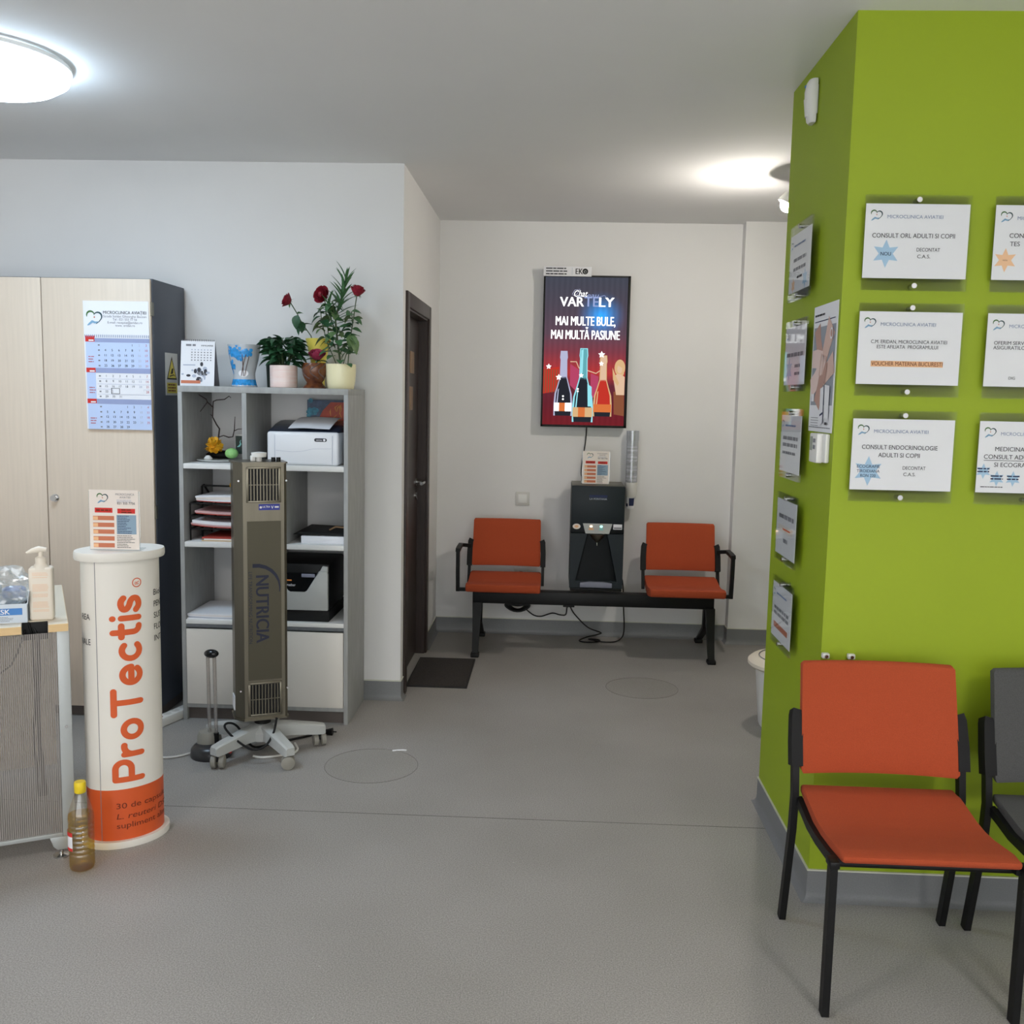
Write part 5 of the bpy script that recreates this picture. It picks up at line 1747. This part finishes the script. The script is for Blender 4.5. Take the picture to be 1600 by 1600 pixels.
bp_ = thing('laser_printer', 'black and light grey printer in the lower right bay of the bookcase', 'printer', (-1.180, 4.66, .486))
hw = .146
M().box(-hw, hw, -.155, .19, .0, .054, .004).obj('paper_drawer', 'black_soft', bp_)
M().box(-hw, hw, -.145, .19, .054, .275, .012).obj('body', 'black', bp_)
fc = M()
fc.prism([(-hw + .002, .056), (hw - .003, .056), (hw - .003, .230), (hw - .010, .243), (hw - .046, .243), (.047, .147), (.034, .140), (-.034, .140), (-.047, .147), (-hw + .046, .243), (-hw + .010, .243), (-hw + .002, .230)], 'y', -.166, -.146, .004)
fc.obj('front_cover', 'printer_grey', bp_)
cvr = M()
for sx in (-1, 1):
    cvr.prism([(sx * (hw - .045), .236), (sx * (hw - .006), .236), (sx * (hw - .006), .262), (sx * (hw - .03), .266)], 'y', -.158, .05, .002)
cvr.obj('top_strip', 'printer_grey', bp_)
M().prism([(-.096, .142), (.040, .142), (.096, .232), (-.096, .232)], 'y', -.162, -.144).obj('control_face', 'black_gloss', bp_)
M().box(.018, .082, -.166, -.160, .213, .230, .003).obj('silver_bar', 'lavender', bp_)
p = Print(bp_, -.1622)
p.text('brother', -.058, .170, .012, 'paper', 'L', w=.048, bold=.0)
p.rect(-.066, -.028, .195, .201, 'amber', 1)
p.done()
M().box(hw - .035, hw - .029, -.1565, -.154, .03, .055).obj('drawer_mark', 'ink_black', bp_)

# ------------------------------------------------------------------ air purifier on casters
PA = math.radians(24)
ap = thing('air_purifier', 'tall steel air purifier column on a grey five-star caster base', 'air purifier', (-1.232, 4.10, 0), PA)
zb, zt = .178, 1.262
def pfp(s=1.0):
    return [(-.092 * s, -.088 * s), (.092 * s, -.088 * s), (.092 * s, .065 * s), (.06 * s, .10 * s), (-.06 * s, .10 * s), (-.092 * s, .065 * s)]
b_ = M()
b_.prism([(-.084, -.088), (.084, -.088), (.095, -.080), (.095, .05), (.06, .09), (-.06, .09), (-.118, .05), (-.118, -.045)], 'z', zb, zt)
b_.obj('housing', 'steel', ap, smooth=30)
M().box(-.068, .070, -.0905, -.087, .345, 1.022).obj('front_panel', 'purifier_panel', ap, smooth=0)
M().prism([(-.124, -.05), (-.087, -.095), (.090, -.095), (.1, -.082), (.1, .055), (.062, .095), (-.062, .095), (-.124, .055)], 'z', zt, zt + .006).obj('top_plate', 'steel', ap, smooth=30)
M().prism([(-.124, -.05), (-.087, -.095), (.090, -.095), (.1, -.082), (.1, .055), (.062, .095), (-.062, .095), (-.124, .055)], 'z', zb - .008, zb).obj('bottom_plate', 'steel', ap, smooth=30)
for z0, z1 in ((1.100, 1.248), (.190, .335)):
    g = M()
    g.box(-.070, .070, -.098, -.087, z0, z0 + .008, .001).box(-.070, .070, -.098, -.087, z1 - .008, z1, .001).box(-.070, -.060, -.098, -.087, z0, z1, .001).box(.060, .070, -.098, -.087, z0, z1, .001)
    fr_ = g.obj('grille_frame', 'steel', ap)
    M().box(-.060, .060, -.0895, -.0875, z0 + .008, z1 - .008).obj('grille_mesh', 'black', fr_)
    for k in range(9):
        x = -.052 + k * .013
        M().box(x - .0022, x + .0022, -.096, -.089, z0 + .008, z1 - .008).obj('slat', 'steel', fr_)
    M().box(-.060, .060, -.0975, -.094, (z0 + z1) / 2 - .0016, (z0 + z1) / 2 + .0016).obj('cross_bar', 'steel', fr_)
p = Print(ap, -.0885)
p.rect(-.020, .066, 1.068, 1.093, 'label_blue', 1)
p.text('ULTRA', -.004, 1.078, .008, 'paper', 'L', w=.030, lv=2, bold=.01)
p.text('V', .030, 1.074, .012, 'paper', 'L', lv=2, bold=.01)
p.disc(-.012, 1.080, .005, .005, 'paper', 2)
p.rect(.045, .062, 1.077, 1.084, 'paper', 2)
p.done()
# vertical lettering reads downwards (rotated clockwise)
def vtext(parent, s_, x, ztop, length, h, m_, y, bold=0.0):
    vs, fs = text_geo(s_, bold)
    xs = [v[0] for v in vs]
    a0, a1 = min(xs), max(xs)
    bm = bmesh.new()
    for n, sh in enumerate(bold_shifts(bold)):
        vv = [bm.verts.new((x + v[1] * h / CAP, y - 1e-5 * n, ztop - (v[0] - a0 + sh) / (a1 - a0) * length)) for v in vs]
        for f in fs:
            bm.faces.new([vv[i] for i in f])
    me = bpy.data.meshes.new('lettering')
    bm.to_mesh(me)
    bm.free()
    me.materials.append(MATS[m_])
    o = bpy.data.objects.new('lettering', me)
    C.objects.link(o)
    o.parent = parent
vtext(ap, 'NUTRICIA', -.034, .792, .285, .052, 'ink_deep', -.0912, .03)
vtext(ap, 'LIFE TRANSFORMING NUTRITION', -.064, .81, .305, .014, 'ink_deep', -.0912, 0)
p = Print(ap, -.0905)
p.stroke([(-.034 + .098 * math.sin(a), .738 + .098 * math.cos(a)) for a in [math.radians(d) for d in (-8, 8, 24, 40, 56, 72, 88, 100)]], [.016, .016, .015, .014, .012, .009, .006, .003], 'ink_deep', 1)
p.done('emblem')
M().lathe([(0, 0), (.012, 0), (.012, .016), (.030, .018), (.032, .036), (0, .040)], 20, (-.01, -.03, zt + .006)).box(-.045, -.025, -.04, -.02, zt + .006, zt + .03, .003).obj('mode_knob', 'white_plastic', ap)
for x in (.045, .066):
    M().cyl((x, -.06, zt + .006), (x, -.06, zt + .024), .009).obj('button', 'black', ap)
M().box(-.122, -.118, -.035, .03, .205, .265).obj('rating_label', 'paper', ap, smooth=0)
for x, z in ((-.100, 1.19), (.094, 1.19), (-.100, .30), (.094, .30)):
    M().cyl((x, -.084, z), (x, -.072, z), .004).obj('screw', 'chrome', ap)
M().cyl((0, 0, .09), (0, 0, zb - .006), .035).obj('post', 'black_soft', ap)
M().lathe([(0, .13), (.05, .13), (.075, .10), (.07, .065), (0, .06)], 24).obj('hub', 'grey_plastic', ap)
for k in range(5):
    a = math.radians(-121 + 72 * k) - PA
    d = Vector((math.cos(a), math.sin(a), 0))
    n_ = Vector((-d.y, d.x, 0))
    arm = M()
    rings = []
    for r_, w_, z0, z1 in ((.03, .030, .070, .132), (.12, .027, .068, .122), (.225, .024, .058, .105), (.262, .022, .056, .098), (.270, .018, .060, .092)):
        c = d * r_
        rings.append(arm.ring([c + n_ * w_ + Vector((0, 0, z0)), c + n_ * w_ + Vector((0, 0, z1 - .006)), c + n_ * w_ * .7 + Vector((0, 0, z1)), c - n_ * w_ * .7 + Vector((0, 0, z1)), c - n_ * w_ + Vector((0, 0, z1 - .006)), c - n_ * w_ + Vector((0, 0, z0))]))
    arm.skin(rings)
    arm_o = arm.obj('base_arm', 'grey_plastic', ap, smooth=35)
    c = d * .245
    ang = a + 2.2 + .5 * k
    wx = Vector((math.cos(ang), math.sin(ang), 0))
    cs = M()
    for s_ in (-1, 1):
        q = c + wx * s_ * .017 + Vector((0, 0, .028))
        cs.tube([q - wx * .012, q - wx * .009, q + wx * .009, q + wx * .012], [.020, .028, .028, .020], 20)
    cs.obj('caster', 'wheel_grey', arm_o)
    M().cyl(c + Vector((0, 0, .03)), c + Vector((0, 0, .062)), .010).box(c.x - .010, c.x + .010, c.y - .010, c.y + .010, .028, .055, .002).obj('caster_stem', 'black', arm_o)
tag(M().tube(smooth([(-1.15, 4.03, .175), (-1.155, 3.995, .12), (-1.18, 3.96, .075), (-1.23, 3.94, .065), (-1.30, 3.95, .10), (-1.355, 3.97, .145), (-1.35, 4.0, .155), (-1.32, 4.03, .13), (-1.28, 4.10, .02), (-1.22, 4.17, .006), (-1.13, 4.25, .006), (-1.05, 4.32, .006), (-1.0, 4.335, .010)]), .005, 8).cyl((-1.01, 4.335, .012), (-.978, 4.335, .014), .012, .018).cyl((-.978, 4.335, .014), (-.960, 4.335, .014), .003).obj('purifier_cord', 'black'),
    'black power cord and plug trailing from the air purifier over the floor', 'cord')

uvl = thing('ultraviolet_lamp', 'table lamp with two bare glass tubes on a dark round base beside the purifier', 'lamp', (-1.435, 4.03, 0))
M().lathe([(0, 0), (.086, 0), (.088, .008), (.084, .035), (.070, .05), (.05, .055), (0, .055)], 36).obj('base', 'uv_base', uvl)
M().lathe([(.046, .05), (.044, .085), (.036, .102), (0, .106)], 28, (-.02, .015, 0), cap=False).obj('hood', 'wheel_grey', uvl)
for x in (-.006, .022):
    M().cyl((x, .0, .06), (x - .004, .0, .432), .0078, n=16).obj('glass_tube', 'tube_glass', uvl)
    M().cyl((x, 0, .055), (x, 0, .10), .011, n=16).obj('tube_socket', 'black', uvl)
M().ball((.006, 0, .447), .030, 1.05, .7, .62, 3).obj('tube_cap', 'black_gloss', uvl)
M().cyl((.083, -.02, .03), (.092, -.022, .03), .011).obj('switch', 'ink_red', uvl)

ps = thing('power_strip', 'white multi-socket power strip lying beside the dark cabinet side', 'power strip', (-1.775, 4.44, .022), 1.25)
M().box(-.14, .14, -.028, .028, -.022, .022, .008, rot=Matrix.Rotation(.0, 4, 'X')).obj('body', 'white_plastic', ps)
for x in (-.02, .035, .09):
    M().cyl((x, 0, .0215), (x, 0, .0228), .019).obj('socket', 'switch_grey', ps)
M().box(-.10, -.065, -.012, .012, .021, .026, .002).obj('rocker', 'paper_red', ps)
tag(M().tube(smooth([(-1.80, 4.30, .018), (-1.82, 4.22, .008), (-1.75, 4.05, .006), (-1.65, 3.97, .006), (-1.55, 4.0, .006), (-1.46, 4.16, .006), (-1.39, 4.28, .03), (-1.33, 4.30, .12), (-1.30, 4.27, .18)]), .0045, 8).obj('extension_cord', 'cable_white'),
    'white extension cord running from the power strip to the purifier', 'cord')
tag(M().tube(smooth([(-1.25, 4.02, .006), (-1.20, 4.01, .006), (-1.10, 4.06, .006), (-1.08, 4.10, .012), (-1.10, 4.13, .03)]), .005, 8).obj('white_cord', 'cable_white'),
    'short white cord curling under the purifier base', 'cord')

# ------------------------------------------------------------------ lettered totem
TA = .742
tt = thing('advertising_totem', 'oval white and orange display totem with large orange lettering beside the desk', 'totem', (-1.465, 3.254, 0), TA)
EA, EB = .128, .099
M().lathe([(0, 0), (1.0, 0), (1.01, .006), (1.01, .018), (1.0, .024), (0, .024)], 64, ex=.146, ey=.114).obj('base_plate', 'totem_white', tt)
M().lathe([(1, .024), (1, .203)], 96, ex=EA, ey=EB, cap=False).obj('orange_band', 'totem_orange', tt)
M().lathe([(1, .203), (1, .99)], 96, ex=EA, ey=EB, cap=False).obj('wrap', 'totem_white', tt)
M().lathe([(0, .988), (1.0, .988), (1.015, .994), (1.015, 1.010), (1.0, 1.016), (0, 1.016)], 64, ex=.146, ey=.114).obj('top_plate', 'totem_white', tt)
N_ = 4000
_arc = [(-math.pi, 0.0)]
for i in range(1, N_ + 1):
    t1 = -math.pi + 2 * math.pi * i / N_
    t0 = _arc[-1][0]
    _arc.append((t1, _arc[-1][1] + math.hypot(EA * (math.cos(t1) - math.cos(t0)), EB * (math.sin(t1) - math.sin(t0)))))
PER = _arc[-1][1]
def on_totem(u, z, off=.0012):
    u = u % PER
    lo, hi = 0, N_
    while hi - lo > 1:
        mid = (lo + hi) // 2
        if _arc[mid][1] < u:
            lo = mid
        else:
            hi = mid
    t = _arc[hi][0]
    nx, ny = math.cos(t) / EA, math.sin(t) / EB
    n = math.hypot(nx, ny)
    return (EA * math.cos(t) + nx / n * off, EB * math.sin(t) + ny / n * off, z)
def wrap_text(s_, place, m_, bold=0.0, off=.0012, slant=0.0):
    vs, fs = text_geo(s_, bold)
    xs = [v[0] for v in vs]
    a0, a1 = min(xs), max(xs)
    bm = bmesh.new()
    vv = [bm.verts.new((((v[0] - a0) / (a1 - a0)), v[1] / CAP, 0)) for v in vs]
    for f in fs:
        bm.faces.new([vv[i] for i in f])
    for v in bm.verts:
        u, z = place(v.co.x, v.co.y)
        v.co = Vector((u, z, 0))
    us = [v.co.x for v in bm.verts]
    k = min(us) + .006
    while k < max(us):
        bmesh.ops.bisect_plane(bm, geom=bm.verts[:] + bm.edges[:] + bm.faces[:], plane_co=(k, 0, 0), plane_no=(1, 0, 0))
        k += .006
    for v in bm.verts:
        v.co = Vector(on_totem(v.co.x, v.co.y, off))
    me = bpy.data.meshes.new('lettering')
    bm.to_mesh(me)
    bm.free()
    me.materials.append(MATS[m_])
    o = bpy.data.objects.new('lettering', me)
    C.objects.link(o)
    o.parent = tt
# letters run upwards: text x -> z, text y -> towards the left (smaller arc)
def arcp(cx, cy, r, a0, a1, n=18):
    return [(cx + r * math.cos(math.radians(a0 + (a1 - a0) * i / n)), cy + r * math.sin(math.radians(a0 + (a1 - a0) * i / n))) for i in range(n + 1)]
GLYPH = {
    'P': (.80, [[(.09, .09), (.09, .91)], [(.09, .91), (.45, .91)] + arcp(.45, .665, .245, 90, -90) + [(.09, .42)]]),
    'r': (.50, [[(.09, .09), (.09, .63)], arcp(.36, .36, .27, 180, 80, 10)]),
    'o': (.76, [arcp(.38, .36, .27, 0, 360, 28)]),
    'T': (.98, [[(.09, .91), (.89, .91)], [(.49, .91), (.49, .09)]]),
    'e': (.76, [[(.12, .36), (.64, .36)] + arcp(.38, .36, .27, 0, 318, 26)]),
    'c': (.70, [arcp(.38, .36, .27, 48, 312, 22)]),
    't': (.56, [[(.24, .88), (.24, .30)] + arcp(.42, .27, .18, 180, 275, 8), [(.08, .63), (.46, .63)]]),
    'i': (.18, [[(.09, .09), (.09, .63)], [(.09, .88), (.09, .885)]]),
    's': (.62, [[tuple(q)[:2] for q in smooth([(.52, .55, 0), (.42, .62, 0), (.28, .63, 0), (.15, .57, 0), (.15, .46, 0), (.27, .38, 0), (.40, .34, 0), (.50, .26, 0), (.49, .15, 0), (.38, .09, 0), (.24, .09, 0), (.11, .17, 0)], 4)]]),
}
def stroke_word(word, place, m_, th=.195, gap=.065):
    tot = sum(GLYPH[c][0] for c in word) + gap * (len(word) - 1)
    x0 = 0.0
    for c in word:
        g = M()
        for st_ in GLYPH[c][1]:
            fine = [st_[0]]
            for a_, b_ in zip(st_, st_[1:]):
                n = max(1, int(math.hypot(b_[0] - a_[0], b_[1] - a_[1]) / .07))
                fine += [(a_[0] + (b_[0] - a_[0]) * k / n, a_[1] + (b_[1] - a_[1]) * k / n) for k in range(1, n + 1)]
            for (ax, ay), (bx_, by_) in zip(fine, fine[1:]):
                d = math.hypot(bx_ - ax, by_ - ay) or 1
                nx, ny = -(by_ - ay) / d * th / 2, (bx_ - ax) / d * th / 2
                g.face([on_totem(*place((x0 + px) / tot, py)) for px, py in ((ax + nx, ay + ny), (ax, ay), (bx_, by_), (bx_ + nx, by_ + ny))])
                g.face([on_totem(*place((x0 + px) / tot, py)) for px, py in ((ax, ay), (ax - nx, ay - ny), (bx_ - nx, by_ - ny), (bx_, by_))])
            for k, (qx, qy) in enumerate(fine):
                g.face([on_totem(*place((x0 + qx + th / 2 * math.cos(math.pi * j / 6)) / tot, qy + th / 2 * math.sin(math.pi * j / 6)), .0014 + .00001 * (k % 3)) for j in range(12)])
        g.obj('letter', m_, tt, smooth=0)
        x0 += GLYPH[c][0] + gap
stroke_word('ProTectis', lambda x, y: (.212 - y * .106, .228 + x * .645), 'ink_orange')
wrap_text('R', lambda x, y: (.206 - y * .014, .906 + x * .012), 'ink_orange', .02)
rg = M()
for i in range(24):
    a0_, a1_ = 2 * math.pi * i / 24, 2 * math.pi * (i + 1) / 24
    vs_ = [on_totem(.199 + r_ * math.cos(a), .912 + r_ * math.sin(a)) for r_, a in ((.013, a0_), (.016, a0_), (.016, a1_), (.013, a1_))]
    rg.face(vs_)
rg.obj('registered_ring', 'ink_orange', tt)
for i, s_ in enumerate(('BioG', 'PENT', 'SUST', 'FLOR', 'INTE')):
    wrap_text(s_, lambda x, y, i=i, n=len(s_): (.266 + x * .062, .858 - i * .040 + y * .020), 'ink_black', .008)
for s_, z, n in (('REA', .790, .040), ('NALE', .705, .050)):
    wrap_text(s_, lambda x, y, z=z, n=n: (.044 - n + x * n, z + y * .020), 'ink_black', .008)
for s_, z, n in (('30 de capsule', .142, .20), ('L. reuteri DSM', .105, .22), ('supliment alim', .072, .20)):
    wrap_text(s_, lambda x, y, z=z, n=n: (.116 + x * n + (y * .004 if s_[0] == 'L' else 0), z - .006 + y * .019), 'ink_brown', .006)
M().box(-.0008, .0008, -.0008, .0008, .024, .988).obj('wrap_seam', 'ink_grey', tt)
sx_, sy_, _ = on_totem(.066, 0, .0004)
tt.children[-1].location = (sx_, sy_, 0)

lf2 = thing('leaflet_stand', 'clear stand of clinic leaflets on top of the white and orange totem', 'leaflet stand', (-1.462, 3.215, 1.0165), .06)
leaflet(lf2, .163, .203)

# ------------------------------------------------------------------ reception desk
DA = math.atan2(.475, .88)
dk = thing('reception_desk', 'light wood desk with a perforated grey metal front panel', 'desk', (-1.556, 3.062, 0), DA)
# local x: along the front edge (negative = towards the left), local y: depth
tpm = M()
tpm.box(-.058, 0, 0, .06, .772, .798, .001)
tpm.box(-.90, -.135, 0, .06, .772, .798, .001)
tpm.box(-.90, 0, .06, .70, .772, .798, .001)
tpm.obj('table_top', 'desk_top', dk)
eg = M().box(-.0575, -.0002, -.0012, .0, .7725, .797).box(-.90, -.1355, -.0012, .0, .7725, .797).box(.0, .0012, .0, .70, .7725, .797)
eg.obj('edge_band', 'desk_wood', dk)
ct = M().box(-.134, -.059, .052, .062, .74, .797).obj('cable_tray', 'black', dk)
pn = M().box(-.90, -.034, .024, .026, .085, .765).obj('perforated_panel', 'perforated', dk, smooth=0)
lip = M().box(-.90, -.034, .018, .030, .073, .087, .002).obj('panel_lip', 'desk_metal', dk)
M().box(-.034, .004, .015, .055, .075, .772, .003).obj('post', 'desk_metal', dk)
ftm = M().prism([(-.075, .073), (-.005, .073), (-.012, .035), (-.022, .028), (-.052, .028), (-.064, .04)], 'y', .02, .05, .003)
ftm.obj('foot_bracket', 'desk_metal', dk)
M().lathe([(0, 0), (.026, 0), (.026, .006), (.007, .010), (.007, .03), (0, .03)], 20, (-.040, .035, 0)).obj('foot_pad', 'chrome', dk)
M().box(-.896, -.858, .015, .055, 0, .772, .003).obj('post', 'desk_metal', dk)
M().cyl((-.014, .010, .45), (-.014, .016, .45), .005).obj('screw', 'chrome', dk)
M().box(-.90, -.04, .60, .62, .12, .77).obj('rear_board', 'desk_top', dk)
c1 = M()
for k, o in enumerate((0, .012, .02)):
    c1.tube([(-.115 + o, .045 + o, .80 - .01 * k), (-.105 + o, .05, .76), (-.10 + o * .5, .07, .55), (-.112 + o, .08, .40), (-.10 + o, .08, .2)], .004, 6)
c1.tube([(-.125, .045, .775), (-.15, .05, .70), (-.17, .055, .66), (-.24, .055, .61), (-.30, .055, .57)], .003, 6)
c1.obj('cables', 'black', dk)

def desk_pt(lx, ly):
    ca, sa = math.cos(DA), math.sin(DA)
    return (-1.556 + lx * ca - ly * sa, 3.062 + lx * sa + ly * ca)
bx, by = desk_pt(-.072, .092)
pb = thing('pump_bottle', 'cream plastic pump dispenser bottle standing at the desk corner', 'bottle', (bx, by, .798), .35)
M().box(-.036, .036, -.026, .026, 0, .175, .009, 3).obj('body', 'cream_plastic', pb, smooth=50)
M().lathe([(.030, .168), (.020, .182), (.017, .186), (.017, .205), (.011, .207), (.007, .212), (.007, .224), (0, .226)], 22, cap=False).obj('pump_collar', 'cream_plastic', pb)
M().tube([(.018, 0, .230), (-.005, 0, .232), (-.025, -.002, .228), (-.042, -.004, .221)], [.007, .011, .008, .004], 12).obj('pump_head', 'cream_plastic', pb)
p = Print(pb, -.026)
for z0, n in ((.158, 3), (.143, 1), (.120, 6), (.088, 3), (.062, 5), (.036, 2)):
    p.lines(-.024, .024, z0, n, .0042, 'ink_peach', .0011, 1, .1)
p.done()

mx_, my_ = desk_pt(-.165, .062)
mb = thing('mask_box', 'open pale blue cardboard box of face masks on the desk', 'box', (mx_, my_, .798), DA - .12)
g = M()
g.box(-.19, .048, 0, .002, 0, .062).box(-.19, .048, .098, .10, 0, .062).box(.046, .048, .002, .098, 0, .062).box(-.19, -.188, .002, .098, 0, .062).box(-.188, .046, .002, .098, 0, .002)
g.obj('box', 'mask_box', mb, smooth=0)
M().prism([(.048, .06), (.050, .06), (.056, .10), (.054, .10)], 'y', .0, .10).obj('lid_flap', 'mask_box', mb, smooth=0)
p = Print(mb, 0)
p.rect(-.15, .034, .026, .048, 'mask_blue', 0)
p.text('MASK', -.002, .0295, .0155, 'paper', 'R', w=.062, bold=.02)
p.lines(-.10, .02, .020, 4, .0042, 'ink_grey', .0015, 1, .3)
p.done()
random.seed(9)
bgm = M()
gg = bmesh.ops.create_icosphere(bgm.bm, subdivisions=4, radius=1)
for v in gg['verts']:
    a = v.co.copy()
    k = 1 + .16 * math.sin(a.x * 9 + a.z * 4) * math.cos(a.y * 8 + 1) + .10 * math.sin(a.z * 15 + a.x * 7 + a.y * 11) + random.uniform(-.05, .05)
    v.co = Vector((a.x * .095 * k - .035, a.y * .05 * k + .05, max(a.z * .07 * k, -.062) + .085))
bg_ = thing('plastic_bag', 'crumpled clear plastic bag bulging out of the mask box', 'bag', (mx_, my_, .798 + .022), DA - .12)
bgm.obj('film', 'bag_plastic', bg_, smooth=0)
M().box(-.10, -.03, .03, .06, .03, .10, .01).obj('packed_masks', 'ink_bluegrey', bg_)
M().ball((-.07, .05, .12), .02, 1.4, 1, .8, 2, .1).obj('packed_pouch', 'bronze_plate', bg_)
jx, jy = desk_pt(-.155, .20)
jr = thing('blue_lid_jar', 'white and pink jar with a blue lid behind the pump bottle', 'jar', (jx, jy, .798))
M().lathe([(0, 0), (.034, 0), (.036, .004), (.036, .062), (0, .062)], 24).obj('jar', 'pinkish', jr)
M().lathe([(.0362, .004), (.0366, .02), (.0366, .025), (.0362, .028)], 24, cap=False).obj('label', 'paper', jr)
M().lathe([(0, .092), (.030, .092), (.037, .086), (.038, .06), (0, .06)], 24).obj('lid', 'blue_lid', jr)
px_, py_ = desk_pt(-.128, .135)
tag(M().box(px_ - .004, px_ + .004, py_ - .05, py_ + .05, .798, .852, .002).obj('phone_edge', 'black'), 'small dark gadget standing upright beside the mask box', 'gadget')
fx, fy_ = desk_pt(-.30, .30)
fb = thing('folded_cloth', 'pale teal packet standing behind the plastic bag on the desk', 'packet', (fx, fy_, .798), DA)
M().box(-.10, .07, -.03, .03, 0, .20, .012).obj('packet', 'teal', fb)

ob = thing('oil_bottle', 'plastic bottle of yellow oil with a yellow cap on the floor by the desk', 'bottle', (-1.499, 2.995, 0))
prof = [(.0, .004), (.030, .0), (.037, .004), (.040, .014), (.040, .05)]
for k in range(7):
    z = .055 + k * .016
    prof += [(.0405, z), (.0375, z + .005), (.0405, z + .010)]
prof += [(.041, .17), (.040, .185), (.032, .212), (.022, .240), (.0165, .256), (.0165, .262)]
M().lathe(prof, 32, cap=False).obj('bottle', 'pet', ob)
op = [(0, .006)] + [(max(r_ - .0022, 0), z + .001) for r_, z in prof[1:] if z < .186] + [(.0375, .187), (0, .187)]
M().lathe(op, 32, cap=False).obj('oil', 'oil_liquid', ob)
M().lathe([(.0165, .258), (.018, .26), (.018, .290), (.0165, .294), (0, .294)], 24, cap=False).obj('cap', 'yellow_cap', ob)
lb_ = M()
rings = []
for z in (.075, .135):
    rings.append(lb_.ring([(.0412 * math.cos(a), .0412 * math.sin(a), z) for a in [math.radians(180 + 75 * i / 10) for i in range(11)]]))
lb_.skin(rings, False, False)
lab = lb_.obj('label', 'paper', ob)
lb2 = M()
for z0, z1 in ((.122, .136), (.074, .084)):
    lb2.skin([lb2.ring([(.0416 * math.cos(a), .0416 * math.sin(a), z) for a in [math.radians(180 + 75 * i / 10) for i in range(11)]]) for z in (z0, z1)], False, False)
lb2.obj('label_band', 'ink_red', lab)
